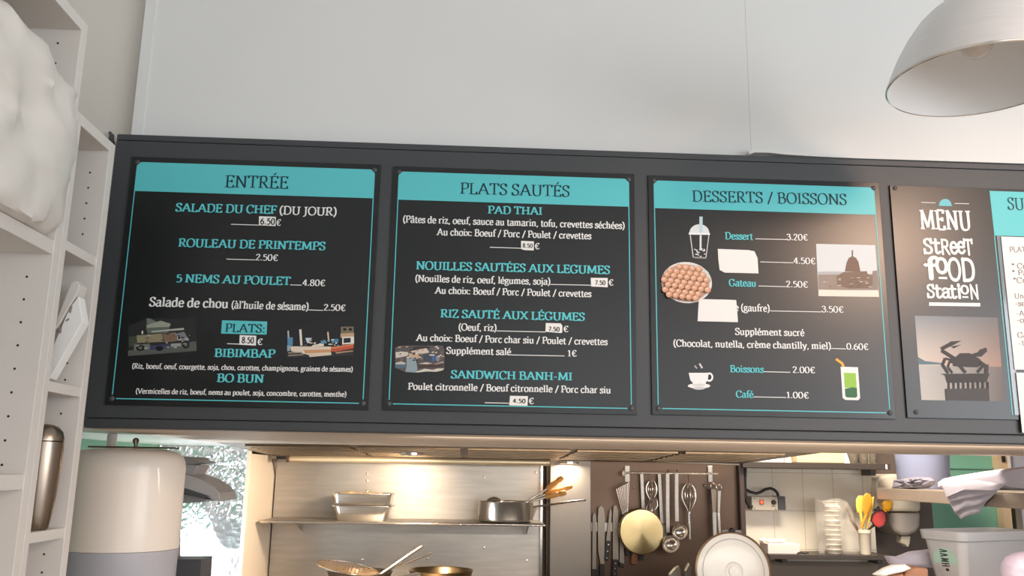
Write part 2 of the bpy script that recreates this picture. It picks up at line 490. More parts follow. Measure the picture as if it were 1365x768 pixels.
ST = '.17 0 .17 1'
G = {
    'A': (.86, ['.08 0 .43 1', '.43 1 .78 0', '.22 .36 .64 .36'], [(.08, 0, .13), (.78, 0, .13)]),
    'B': (.72, [ST, '~.17 1 .42 1 .55 .9 .55 .64 .42 .53 .17 .53', '~.17 .53 .45 .53 .62 .42 .62 .12 .45 0 .17 0'], [(.14, 0, .12), (.14, 1, .12)]),
    'C': (.74, ['~.66 .76 .58 .95 .4 1.01 .2 .92 .09 .7 .08 .42 .15 .15 .35 -.01 .53 .02 .67 .18', '.665 .7 .665 1'], []),
    'D': (.84, [ST, '~.17 1 .45 1 .67 .86 .75 .5 .67 .14 .45 0 .17 0'], [(.14, 0, .12), (.14, 1, .12)]),
    'E': (.68, [ST, '.17 1 .58 1', '.58 1.03 .58 .82', '.17 .53 .48 .53', '.48 .64 .48 .42', '.17 0 .6 0', '.6 -.03 .6 .2'], [(.13, 0, .12), (.13, 1, .12)]),
    'F': (.62, [ST, '.17 1 .56 1', '.56 1.03 .56 .82', '.17 .5 .46 .5', '.46 .61 .46 .39'], [(.17, 0, .15), (.13, 1, .12)]),
    'G': (.82, ['~.67 .76 .58 .95 .4 1.01 .2 .92 .09 .7 .08 .42 .15 .15 .35 -.01 .53 .01 .69 .12', '.69 .06 .69 .42', '.67 .7 .67 1'], [(.66, .42, .15)]),
    'H': (.9, ['.18 0 .18 1', '.72 0 .72 1', '.18 .53 .72 .53'], [(.18, 0, .14), (.72, 0, .14), (.18, 1, .14), (.72, 1, .14)]),
    'I': (.38, ['.19 0 .19 1'], [(.19, 0, .14), (.19, 1, .14)]),
    'J': (.4, ['~.22 1 .22 .3 .2 -.02 .08 -.18 -.03 -.2'], [(.22, 1, .14)]),
    'K': (.8, [ST, '.66 1 .2 .45', '.32 .58 .72 0'], [(.17, 0, .14), (.17, 1, .14), (.7, 0, .1), (.66, 1, .1)]),
    'L': (.64, [ST, '.17 0 .57 0', '.57 -.03 .57 .22'], [(.13, 0, .12), (.17, 1, .15)]),
    'M': (1.06, ['.15 0 .19 1', '.19 1 .53 .1', '.53 .1 .86 1', '.86 1 .91 0'], [(.15, 0, .12), (.91, 0, .13), (.15, 1, .1), (.9, 1, .1)]),
    'N': (.88, ['.16 0 .16 1', '.16 1 .72 0', '.72 0 .72 1'], [(.16, 0, .13), (.13, 1, .1), (.72, 1, .13)]),
    'O': (.84, ['~.42 1.01 .2 .92 .08 .65 .08 .35 .2 .08 .42 -.01 .64 .08 .76 .35 .76 .65 .64 .92 .42 1.01'], []),
    'P': (.66, [ST, '~.17 1 .44 1 .59 .89 .59 .6 .44 .47 .17 .47'], [(.17, 0, .15), (.14, 1, .12)]),
    'R': (.76, [ST, '~.17 1 .42 1 .56 .9 .56 .62 .42 .5 .17 .5', '.36 .5 .66 0'], [(.17, 0, .14), (.14, 1, .12), (.7, 0, .1)]),
    'S': (.6, ['~.5 .8 .42 .97 .28 1.01 .13 .92 .1 .74 .22 .58 .42 .46 .52 .28 .46 .06 .28 -.01 .12 .05 .07 .22', '.51 .74 .51 1', '.07 0 .07 .26'], []),
    'T': (.74, ['.37 0 .37 1', '.06 1 .68 1', '.06 1.03 .06 .8', '.68 1.03 .68 .8'], [(.37, 0, .15)]),
    'U': (.86, ['~.17 1 .17 .3 .24 .06 .44 -.01 .62 .06 .69 .3 .69 1'], [(.17, 1, .14), (.69, 1, .14)]),
    'V': (.82, ['.07 1 .41 0', '.41 0 .75 1'], [(.07, 1, .12), (.75, 1, .12)]),
    'W': (1.12, ['.06 1 .32 0', '.32 0 .55 .9', '.55 .9 .8 0', '.8 0 1.05 1'], [(.06, 1, .12), (1.05, 1, .1)]),
    'X': (.8, ['.1 0 .68 1', '.1 1 .7 0'], [(.1, 0, .11), (.7, 0, .11), (.1, 1, .11), (.68, 1, .11)]),
    'Z': (.66, ['.08 1 .57 1', '.57 1 .08 0', '.08 0 .6 0', '.08 1.03 .08 .8', '.6 -.03 .6 .2'], []),
    'a': (.57, ['~.1 .55 .18 .66 .3 .69 .42 .62 .44 .45 .44 .15 .47 .02 .56 .0', '~.44 .42 .25 .38 .1 .28 .09 .1 .2 -.01 .34 .04 .44 .16'], []),
    'b': (.62, ['.14 0 .14 1.05', '~.14 .52 .24 .66 .38 .69 .5 .58 .54 .34 .5 .1 .36 -.01 .24 .02 .14 .12'], [(.09, 1.05, .08)]),
    'c': (.52, ['~.45 .52 .4 .66 .28 .69 .15 .6 .08 .36 .14 .1 .28 -.01 .4 .03 .47 .14'], []),
    'd': (.64, ['.49 0 .49 1.05', '~.49 .52 .4 .65 .27 .69 .14 .6 .08 .34 .13 .08 .26 -.01 .38 .04 .49 .16'], [(.44, 1.05, .08), (.53, 0, .08)]),
    'e': (.54, ['~.09 .37 .28 .37 .47 .38 .45 .56 .36 .67 .26 .69 .14 .6 .08 .36 .13 .1 .27 -.01 .39 .02 .48 .13'], []),
    'f': (.36, ['~.44 .98 .37 1.06 .28 1.05 .2 .94 .18 .8 .18 0', '.04 .66 .36 .66'], [(.18, 0, .13)]),
    'g': (.56, ['~.26 .69 .12 .62 .1 .46 .16 .32 .28 .27 .4 .33 .44 .47 .4 .62 .26 .69', '~.18 .3 .1 .2 .14 .12 .3 .08 .46 .04 .5 -.1 .42 -.24 .24 -.28 .08 -.22 .06 -.1 .14 .02', '.4 .63 .56 .68'], []),
    'h': (.66, ['.15 0 .15 1.05', '~.15 .5 .26 .65 .38 .69 .48 .6 .5 .42 .5 0'], [(.15, 0, .12), (.5, 0, .12), (.1, 1.05, .08)]),
    'i': (.33, ['.17 0 .17 .68', '.16 .87 .16 1.0'], [(.17, 0, .12), (.11, .68, .09)]),
    'j': (.3, ['~.16 .68 .16 0 .12 -.2 -.03 -.26', '.16 .87 .16 1.0'], [(.11, .68, .09)]),
    'l': (.33, ['.17 0 .17 1.05'], [(.17, 0, .12), (.11, 1.05, .09)]),
    'm': (1.0, ['.15 0 .15 .68', '~.15 .5 .26 .65 .36 .69 .46 .6 .48 .42 .48 0', '~.48 .5 .6 .65 .7 .69 .8 .6 .82 .42 .82 0'], [(.15, 0, .12), (.48, 0, .12), (.82, 0, .12), (.1, .68, .08)]),
    'n': (.67, ['.15 0 .15 .68', '~.15 .5 .26 .65 .38 .69 .48 .6 .5 .42 .5 0'], [(.15, 0, .12), (.5, 0, .12), (.1, .68, .08)]),
    'o': (.6, ['~.3 .69 .15 .62 .08 .44 .08 .24 .15 .06 .3 -.01 .45 .06 .52 .24 .52 .44 .45 .62 .3 .69'], []),
    'p': (.63, ['.15 -.28 .15 .68', '~.15 .52 .25 .66 .38 .69 .5 .58 .54 .34 .5 .1 .37 -.01 .25 .02 .15 .12'], [(.15, -.28, .12), (.1, .68, .08)]),
    'q': (.63, ['.48 -.28 .48 .68', '~.48 .52 .4 .65 .27 .69 .14 .6 .08 .34 .13 .08 .26 -.01 .38 .04 .48 .16'], [(.48, -.28, .12)]),
    'r': (.47, ['.15 0 .15 .68', '~.15 .46 .24 .62 .34 .69 .44 .65'], [(.16, 0, .13), (.1, .68, .08)]),
    's': (.46, ['~.38 .54 .32 .67 .22 .69 .1 .62 .1 .47 .22 .38 .34 .3 .4 .17 .34 .03 .21 -.01 .1 .03 .06 .14', '.39 .5 .39 .68', '.06 .0 .06 .18'], []),
    't': (.4, ['~.17 .88 .17 .15 .22 0 .31 -.01 .39 .06', '.03 .66 .36 .66'], []),
    'u': (.65, ['~.14 .68 .14 .2 .2 .02 .32 -.01 .42 .06 .49 .2', '.49 0 .49 .68'], [(.1, .68, .08), (.44, .68, .08), (.54, 0, .07)]),
    'v': (.58, ['.07 .68 .29 0', '.29 0 .51 .68'], [(.07, .68, .1), (.51, .68, .1)]),
    'x': (.58, ['.07 0 .49 .68', '.07 .68 .51 0'], [(.07, 0, .09), (.51, 0, .09), (.07, .68, .09), (.49, .68, .09)]),
    'y': (.58, ['.07 .68 .3 .02', '~.51 .68 .3 .02 .2 -.2 .06 -.27'], [(.07, .68, .1), (.51, .68, .1)]),
    'z': (.52, ['.07 .68 .43 .68', '.43 .68 .07 0', '.07 0 .45 0', '.07 .7 .07 .55', '.45 -.02 .45 .15'], []),
    '0': (.6, ['~.3 .93 .15 .85 .08 .6 .08 .33 .15 .08 .3 0 .45 .08 .52 .33 .52 .6 .45 .85 .3 .93'], []),
    '1': (.46, ['.25 0 .25 .93', '.08 .78 .25 .93'], [(.25, 0, .15)]),
    '2': (.56, ['~.08 .72 .16 .89 .3 .93 .44 .84 .45 .66 .34 .44 .07 .03', '.07 .02 .5 .02'], []),
    '3': (.56, ['~.08 .76 .16 .9 .29 .93 .43 .84 .42 .62 .25 .51', '~.22 .51 .44 .46 .5 .25 .4 .04 .24 0 .08 .06 .05 .2'], []),
    '4': (.6, ['.4 0 .4 .93', '.4 .93 .05 .27', '.05 .27 .55 .27'], [(.4, 0, .12)]),
    '5': (.55, ['.14 .91 .46 .91', '.14 .93 .12 .52', '~.12 .52 .28 .58 .45 .5 .49 .28 .4 .06 .24 0 .06 .06'], []),
    '6': (.58, ['~.46 .9 .26 .8 .12 .56 .08 .3 .16 .06 .3 0 .46 .08 .51 .28 .44 .48 .3 .54 .14 .44'], []),
    '7': (.54, ['.06 .9 .5 .9', '.5 .9 .2 0'], []),
    '8': (.58, ['~.29 .93 .13 .84 .13 .62 .29 .5 .47 .38 .5 .16 .4 .02 .29 0 .16 .03 .08 .18 .12 .38 .29 .5 .44 .62 .44 .84 .29 .93'], []),
    '.': (.26, ['.12 .0 .12 .12'], []),
    ',': (.28, ['~.13 .1 .14 .0 .06 -.16'], []),
    ':': (.3, ['.15 0 .15 .12', '.15 .5 .15 .62'], []),
    "'": (.22, ['.1 1.05 .1 .78'], []),
    '/': (.5, ['.06 -.12 .46 1.05'], []),
    '-': (.42, ['.06 .38 .36 .38'], []),
    '(': (.36, ['~.32 1.08 .17 .85 .1 .45 .17 .05 .32 -.2'], []),
    ')': (.36, ['~.06 1.08 .21 .85 .27 .45 .21 .05 .06 -.2'], []),
    '*': (.45, ['.22 .6 .22 1', '.04 .7 .4 .9', '.04 .9 .4 .7'], []),
    '€': (.66, ['~.58 .76 .5 .9 .38 .93 .24 .82 .17 .6 .17 .33 .24 .1 .38 0 .5 .03 .59 .16', '.05 .56 .46 .56', '.05 .38 .44 .38'], []),
    ' ': (.28, [], []),
}
ACC = {'É': ('E', '.3 1.12 .46 1.3', 0), 'é': ('e', '.24 .82 .4 1.04', 0), 'è': ('e', '.3 .82 .14 1.04', 0), 'à': ('a', '.32 .82 .16 1.04', 0), 'â': ('a', '.12 .82 .27 1.02', '.27 1.02 .42 .82')}
for k_, (b_, s1_, s2_) in ACC.items():
    a_ = G[b_]
    G[k_] = (a_[0], a_[1] + [s1_] + ([s2_] if s2_ else []), a_[2])


def smooth_pts(p, n=5):
    out = []
    closed = (Vector(p[0]) - Vector(p[-1])).length < 1e-6
    for i in range(len(p) - 1):
        p0 = Vector(p[i - 1]) if i > 0 else (Vector(p[-2]) if closed else Vector(p[0]))
        p1, p2 = Vector(p[i]), Vector(p[i + 1])
        p3 = Vector(p[i + 2]) if i + 2 < len(p) else (Vector(p[1]) if closed else Vector(p[-1]))
        for k in range(n):
            t = k / n
            out.append(0.5 * ((2 * p1) + (-p0 + p2) * t + (2 * p0 - 5 * p1 + 4 * p2 - p3) * t * t + (-p0 + 3 * p1 - 3 * p2 + p3) * t ** 3))
    out.append(Vector(p[-1]))
    return out, closed


def glyph_polys(ch, thick, thin, serif, ends=0.0):
    adv, strokes, serifs = G[ch]
    polys = []
    for s in strokes:
        if s[0] == '~':
            pts, closed = smooth_pts(Q(s[1:]), 4)
        else:
            pts, closed = [Vector(a) for a in Q(s)], False
        n = len(pts)
        if ends and not closed:
            pts[0] = pts[0] + (pts[0] - pts[1]).normalized() * ends
            pts[-1] = pts[-1] + (pts[-1] - pts[-2]).normalized() * ends
        L, R = [], []
        for i in range(n):
            a = pts[i - 1] if i > 0 else (pts[-2] if closed else pts[0])
            b = pts[i + 1] if i < n - 1 else (pts[1] if closed else pts[-1])
            t = (b - a).normalized()
            w = thin + (thick - thin) * abs(math.sin(math.atan2(t.y, t.x) - 0.30)) ** 1.3
            if len(strokes) and ch in '.:' or (ch in 'ij' and s is strokes[-1]):
                w = thick * 1.15
            nn = Vector((-t.y, t.x)) * w * 0.5
            L.append(pts[i] + nn)
            R.append(pts[i] - nn)
        for i in range(n - 1):
            polys.append([L[i], R[i], R[i + 1], L[i + 1]])
        if ends:
            for c, w in ((pts[0], thick), (pts[-1], thick)):
                polys.append([c + Vector((math.cos(q * PI / 4), math.sin(q * PI / 4))) * w * 0.5 for q in range(8)])
    if serif:
        for x, y, hw in serifs:
            y0, y1 = (y, y + serif) if y < 0.3 else (y - serif, y)
            hw *= 1.22
            polys.append([Vector((x - hw, y0)), Vector((x + hw, y0)), Vector((x + hw, y1)), Vector((x - hw, y1))])
    return adv, polys


def lettering(name, s, A, B, cap, mt, parent, Y, thick=0.155, thin=0.075, serif=0.07, ends=0.0, gap=0.02, up=None):
    """a line of print whose baseline runs from pixel A to pixel B on the sheet standing at depth Y"""
    a, b = W(*A, Y), W(*B, Y)
    e = b - a
    wid = e.length
    e = e / wid
    u = Vector((-e.z, 0, e.x))
    h = (W(A[0], A[1] - cap, Y) - a).length
    tot = sum(G[c][0] + gap for c in s) - gap
    sx = wid / tot
    mb = MB()
    x = 0.0
    for c in s:
        adv, polys = glyph_polys(c, thick, thin, serif, ends)
        for j, p in enumerate(polys):
            lift = Vector((0, -4e-6 * j, 0))
            mb.poly([a + e * ((q.x + x) * sx) + u * (q.y * h) + lift for q in p])
        x += adv + gap
    o = mb.build(name, mt, parent, merge=False)
    return o


def rule(parent, A, B, Y, mt=None, t=1.0, name='leader_line'):
    a, b = W(*A, Y), W(*B, Y)
    h = px(t, Y) * 0.5
    z = Vector((0, 0, h))
    return MB().poly([a - z, b - z, b + z, a + z]).build(name, mt or M_WHITETXT, parent)


def art(name, parent, polys, Y, step=0.00006, label=None, flat=0):
    """a printed picture: flat shapes of ink, laid one over another"""
    mb = MB()
    for i, (c, pts) in enumerate(polys):
        k = max(0, i - flat) if i else 0
        mb.poly([W(x, y, Y - step * (k + (1 if i else 0))) for x, y in pts], c if isinstance(c, bpy.types.Material) else ink(c))
    o = mb.build(name, None, parent, merge=False)
    if label:
        o['label'] = label
    return o


def ell(cx, cy, rx, ry, n=20, a0=0, a1=2 * PI, rot=0):
    out = []
    for k in range(n):
        t = a0 + (a1 - a0) * k / (n if abs(a1 - a0 - 2 * PI) < 1e-6 else n - 1)
        x, y = rx * math.cos(t), ry * math.sin(t)
        out.append((cx + x * math.cos(rot) - y * math.sin(rot), cy + x * math.sin(rot) + y * math.cos(rot)))
    return out


def thick_line(p, q, w):
    d = Vector((q[0] - p[0], q[1] - p[1])).normalized()
    n = Vector((-d.y, d.x)) * w / 2
    return [(p[0] + n.x, p[1] + n.y), (q[0] + n.x, q[1] + n.y), (q[0] - n.x, q[1] - n.y), (p[0] - n.x, p[1] - n.y)]


# =================================================================== THE SETTING
struct('floor', MB().box(-1.3, 4.1, -3.7, 4.6, -0.1, 0.0), M_FLOOR)
struct('ceiling', MB().box(-1.3, 4.1, -3.7, 4.6, 3.3, 3.4), M_CEIL)
struct('wall_left', MB().box(-1.3, -1.2, -3.7, 2.12, 0, 3.3), M_WALL)
struct('wall_left_kitchen', MB().box(-1.3, -1.2, 2.12, 4.6, 0, 3.3), M_GREEN)
wr_ = MB()
wr_.box(4.0, 4.1, -0.1, 4.6, 0, 3.3)
wr_.box(4.0, 4.1, -3.7, -2.9, 0, 3.3)
wr_.box(4.0, 4.1, -2.9, -0.1, 0, 1.0)
wr_.box(4.0, 4.1, -2.9, -0.1, 2.8, 3.3)
struct('wall_right', wr_, M_WALL)
bk = MB()
bk.box(-1.2, 4.0, -3.7, -3.6, 0, 0.5)
bk.box(-1.2, 4.0, -3.7, -3.6, 3.0, 3.3)
bk.box(-1.2, -0.2, -3.7, -3.6, 0.5, 3.0)
bk.box(3.6, 4.0, -3.7, -3.6, 0.5, 3.0)
struct('wall_back', bk, M_WALL)
# wall over the serving hatch: two sheets with a fine seam, and a shallow recess at its left end
seam = W(997, 100, 2.03).x
wf = MB()
wf.box(-0.822, seam - 0.0004, 2.03, 2.16, 1.64, 3.3)
wf.box(seam + 0.0004, 4.0, 2.03, 2.16, 1.64, 3.3)
wf.box(seam - 0.0004, seam + 0.0004, 2.031, 2.16, 1.64, 3.3)
struct('wall_front', wf, M_WALL)
struct('wall_front_recess', MB().box(-1.2, -0.822, 2.06, 2.16, 1.64, 3.3), M_WALLB)
tb = MB().box(-0.822, -0.796, 2.026, 2.03, 2.30, 3.3)
struct('trim_1', tb, M_WALL)
# steel lined underside of the hatch head
struct('ceiling_hatch_lining', MB().box(-0.84, 4.0, 2.04, 3.02, 1.628, 1.64), mat('lining_steel', (220, 202, 184), 0.62, 0.8, noise_amt=0.06, noise_scale=3))
struct('ceiling_kitchen_left', MB().box(-1.2, -0.84, 2.04, 3.62, 1.628, 1.64), M_WHITEGLOSS)
struct('wall_kitchen_back', MB().box(-1.2, 1.27, 4.04, 4.6, 0, 2.6), M_SLATE)
tw = MB().box(1.27, 1.93, 4.14, 4.6, W(1050, 748, 4.14).z, 2.6)
tile = struct('wall_kitchen_tiled', tw, M_TILE)
struct('wall_kitchen_lower', MB().box(1.27, 1.93, 4.135, 4.6, 0, W(1050, 748, 4.14).z), M_SLATE)
struct('wall_kitchen_dark', MB().box(1.93, W(1241, 660, 4.3).x, 4.3, 4.6, 0, 2.6), mat('umber_paint', (104, 92, 86), 0.6))
struct('wall_kitchen_green', MB().box(W(1241, 660, 4.3).x, 4.0, 4.3, 4.6, 0, 2.6), M_GREEN)
gz = W(1295, 624, 4.3).z
struct('trim_2', MB().box(W(1258, 624, 4.3).x, W(1325, 624, 4.3).x, 4.29, 4.3, gz - 0.004, gz + 0.004), M_GREEN)
dj = MB()
dx0, dx1 = W(1333, 640, 4.25).x, W(1345, 640, 4.25).x
dj.box(dx0, dx1, 4.25, 4.3, 0, 2.2)
door = struct('door_1', dj, mat('door_jamb_wood', (206, 180, 148), 0.5))
struct('door_frame', MB().box(dx1 + 0.001, dx1 + 0.012, 4.24, 4.3, 0, 2.2), M_MELAMINE, parent=door)
dl = W(1352, 640, 4.25).x
struct('door_leaf', MB().box(dl, dl + 0.75, 4.26, 4.3, 0, 2.1), mat('lilac_door_paint', (176, 176, 190), 0.5), parent=door)
lz = W(1336, 612, 4.25).z
struct('door_latch', MB().box(dx0 + 0.018, dx0 + 0.032, 4.24, 4.25, lz - 0.015, lz + 0.015), M_BLACK, parent=door)

# =================================================================== SIGN BOARD
BX0, BX1 = -0.844, 2.20
BZ0, BZ1 = 1.55 + 0.079, 1.55 + 0.769
YB = 2.0
sb = thing('sign_board', 'long dark grey board above the serving hatch, carrying all the menu sheets', 'sign board', ((BX0 + BX1) / 2, 2.03, BZ0))
MB().box(BX0, BX1, YB, 2.03, BZ0 + 0.0225, BZ1 - 0.0165).build('backing', M_BOARD, sb, bevel=0.0015)
MB().box(BX0, BX1, YB, 2.03, BZ1 - 0.0155, BZ1).build('edge_batten', M_BOARD, sb, bevel=0.0025)
MB().box(BX0, BX1, YB, 2.03, BZ0, BZ0 + 0.0215).build('edge_batten', M_BOARD, sb, bevel=0.003)

YP = YB - 0.005       # face of the menu sheets
YI = YP - 0.0005      # print on the header band
YT = YP - 0.0010      # lettering


def panel(name, label, border, hdr_z, edge=0.013, screws=True):
    """border = (x0, x1, z0, z1) of the printed teal frame in the board's plane"""
    x0, x1, z0, z1 = border
    r = thing(name, label, 'menu', ((x0 + x1) / 2, YB, z0 - edge), 'menu sheets on the dark sign board')
    MB().box(x0 - edge, x1 + edge, YP, YB, z0 - edge, z1 + edge).build('backing_sheet', M_PANEL, r, bevel=0.0006)
    n = 0.010
    y = YI
    MB().poly([(x0, y, hdr_z), (x1, y, hdr_z), (x1, y, z1 - n), (x1 - n * 0.4, y, z1 - n * 0.4), (x1 - n, y, z1), (x0 + n, y, z1), (x0 + n * 0.4, y, z1 - n * 0.4), (x0, y, z1 - n)]).build('header_band', M_TEAL, r)
    b = MB()
    t = 0.0023
    b.poly([(x0, y, z0 + n), (x0 + t, y, z0 + n), (x0 + t, y, hdr_z), (x0, y, hdr_z)])
    b.poly([(x1 - t, y, z0 + n), (x1, y, z0 + n), (x1, y, hdr_z), (x1 - t, y, hdr_z)])
    b.poly([(x0 + n, y, z0), (x1 - n, y, z0), (x1 - n, y, z0 + t), (x0 + n, y, z0 + t)])
    b.build('border_line', M_TEAL, r)
    if screws:
        for sx in (x0 + 0.001, x1 - 0.001):
            for sz in (z0 + 0.001, z1 - 0.001):
                MB().lathe((sx, YP, sz), (0, -1, 0), [(0.0058, 0), (0.0055, 0.0015), (0.0035, 0.003), (0.0001, 0.0034)], 16).build('screw', M_DKGREY, r, smooth=True)
    return r


def head(p, s, A, B, cap):
    return lettering('heading', s, A, B, cap, M_NAVYTXT, p, YT, 0.13, 0.06, 0.055)


def dish(p, s, A, B, cap=10.6):
    return lettering('dish_name', s, A, B, cap, M_TEALTXT, p, YT, 0.18, 0.085, 0.09)


def wtxt(p, s, A, B, cap=9, name='description', **k):
    return lettering(name, s, A, B, cap, M_WHITETXT, p, YT, k.get('thick', 0.175), k.get('thin', 0.1), 0.095)


def price(p, s, A, B, cap=8.6):
    return lettering('price', s, A, B, cap, M_WHITETXT, p, YT, 0.155, 0.08, 0.06)


def sticker(p, pts, s=None, A=None, B=None, cap=6, label=None):
    pp = [W(x, y, YT - 0.0004) for x, y in pts]
    o = MB().prism(pp, (0, 0.0004, 0)).build('price_sticker', M_PAPER, p)
    if s:
        lettering('handwritten_price', s, A, B, cap, M_PEN, o, YT - 0.0007, 0.19, 0.15, 0, gap=0.08)
    if label:
        o['label'] = label
    return o


def z5(x, y): return (140 + x / 3.492, 170 + y / 3.492)
def z6(x, y): return (140 + x / 3.492, 370 + y / 3.492)
def z7(x, y): return (500 + x / 3.792, 190 + y / 3.792)
def z8(x, y): return (500 + x / 3.792, 380 + y / 3.792)
def z9(x, y): return (850 + x / 3.792, 220 + y / 3.792)
def z10(x, y): return (850 + x / 3.792, 390 + y / 3.792)
def z11(x, y): return (1165 + x / 4.265, 230 + y / 4.265)
def z12(x, y): return (1165 + x / 3.84, 400 + y / 3.84)


E0 = 1.55
YP_ = YP / 2.0


def zat(x, y): return W(x, y, YP).z


def xat(x, y): return W(x, y, YP).x


# ------------------------------------------------------------------ first sheet
p1 = panel('menu_sheet', 'square black menu sheet headed ENTRÉE, with dish names in teal and two small photos', (xat(183, 221.5) - 0.001, xat(500, 228), zat(314, 535.2), zat(340, 221)), zat(340, 259.6))
head(p1, 'ENTRÉE', (299.5, 249.6), (384.3, 251.4), 15.7)
dish(p1, 'SALADE DU CHEF', (233.9, 281.6), (368.5, 285.0))
wtxt(p1, '(DU JOUR)', (372, 285.4), (448.7, 287.6), 10.6, 'dish_note', thick=.15)
rule(p1, (308, 299), (345.6, 300.2), YT)
sticker(p1, [z5(717, 413), z5(795, 416), z5(794, 459), z5(716, 455)], '6.50', z5(722, 450), z5(790, 452), 8.5)
price(p1, '€', (367.9, 300.6), (374.5, 300.8))
dish(p1, 'ROULEAU DE PRINTEMPS', (237.4, 328.7), (433.5, 333.4))
rule(p1, (301.8, 345.4), (340.5, 346.6), YT)
price(p1, '2.50€', (340.5, 346.8), (370.5, 347.8))
dish(p1, '5 NEMS AU POULET', (234.5, 376.0), (386.9, 380.0))
rule(p1, (386.9, 379.8), (402, 380.2), YT)
price(p1, '4.80€', (402.9, 380.6), (433.5, 381.4))
wtxt(p1, 'Salade de chou', (198.7, 408.0), (304.1, 410.6), 11.6, 'dish_name')
wtxt(p1, "(àl'huile de sésame)", (308.1, 411), (411.2, 413.6), 9.6, 'dish_note')
rule(p1, (411.2, 413.2), (430.7, 413.8), YT)
price(p1, '2.50€', (431.2, 413.7), (460.7, 414.5))
MB().poly([W(*q, YI) for q in (z6(545, 199), z6(755, 205), z6(752, 266), z6(540, 261))]).build('highlight_box', M_TEAL, p1)
lettering('heading', 'PLATS:', (299.8, 442.3), (353.3, 443.6), 10.8, M_NAVYTXT, p1, YT, .15, .07, .06)
rule(p1, (302.7, 458.2), (319.3, 458.8), YT)
sticker(p1, [z6(627, 268), z6(704, 271), z6(702, 317), z6(625, 313)], '8.50', z6(636, 304), z6(692, 306), 8)
price(p1, '€', (342.4, 459.6), (349.9, 459.8))
dish(p1, 'BIBIMBAP', (285.5, 475.6), (366.2, 477))
wtxt(p1, '(Riz, boeuf, oeuf, courgette, soja, chou, carottes, champignons, graines de sésames)', (175.8, 491.2), (470.2, 495.6), 6.6)
dish(p1, 'BO BUN', (288.9, 509), (351.3, 510.2))
wtxt(p1, '(Vermicelles de riz, boeuf, nems au poulet, soja, concombre, carottes, menthe)', (180.7, 524.6), (461.6, 529), 6.6)


def t1(x, y): return (160 + x / 5.906, 410 + y / 5.906)
def t2(x, y): return (330 + x / 5.906, 410 + y / 5.906)


rnd = random.Random(3)
pol = [((40, 42, 42), [t1(62, 150), t1(210, 84), t1(600, 90), t1(602, 340), t1(62, 380)]),
       ((88, 92, 88), [t1(62, 340), t1(600, 265), t1(602, 342), t1(64, 382)]),
       ((106, 116, 108), [t1(210, 84), t1(245, 90), t1(320, 130), t1(210, 130)]),
       ((150, 154, 140), [t1(208, 138), t1(320, 104), t1(400, 128), t1(385, 160), t1(210, 180)]),
       ((92, 104, 92), [t1(212, 160), t1(390, 152), t1(380, 200), t1(212, 205)]),
       ((170, 172, 166), [t1(245, 186), t1(500, 160), t1(505, 176), t1(250, 196)]),
       ((140, 132, 104), [t1(130, 220), t1(330, 205), t1(345, 270), t1(135, 280)]),
       ((64, 72, 60), [t1(70, 230), t1(130, 225), t1(130, 300), t1(70, 310)]),
       ((128, 104, 84), [t1(335, 205), t1(440, 195), t1(450, 265), t1(350, 275)]),
       ((60, 64, 96), [t1(235, 300), t1(400, 285), t1(400, 320), t1(240, 335)]),
       ((116, 120, 116), [t1(110, 295), t1(235, 285), t1(235, 330), t1(110, 335)]),
       ((150, 152, 150), [t1(400, 285), t1(480, 280), t1(480, 305), t1(400, 310)]),
       ((124, 126, 130), [t1(425, 210), t1(505, 190), t1(545, 260), t1(490, 275), t1(450, 230)]),
       ((24, 24, 24), ell(*t1(160, 318), 6, 4)), ((96, 98, 98), ell(*t1(160, 318), 3, 2)),
       ((24, 24, 24), ell(*t1(310, 322), 5, 3.4)),
       ((22, 22, 22), ell(*t1(518, 292), 4.8, 5.2)), ((88, 90, 90), ell(*t1(518, 292), 2.6, 2.9)),
       ((190, 190, 184), ell(*t1(465, 240), 3, 3.4)), ((44, 44, 44), ell(*t1(465, 240), 1.8, 2.1)),
       ((196, 196, 188), ell(*t1(525, 248), 2.6, 1.3)), ((214, 210, 196), ell(*t1(176, 196), 1.2, 2.4))]
for k in range(26):
    x, y = rnd.uniform(90, 560), rnd.uniform(200, 320)
    c = rnd.choice([(150, 142, 120), (70, 74, 70), (110, 90, 70), (164, 166, 160), (50, 52, 60)])
    pol.append((c, [t1(x, y), t1(x + rnd.uniform(8, 26), y - 3), t1(x + rnd.uniform(8, 30), y + 10), t1(x - 4, y + 9)]))
art('printed_photo', p1, pol, YI, label='small dim printed photo of a three-wheeled food stall')
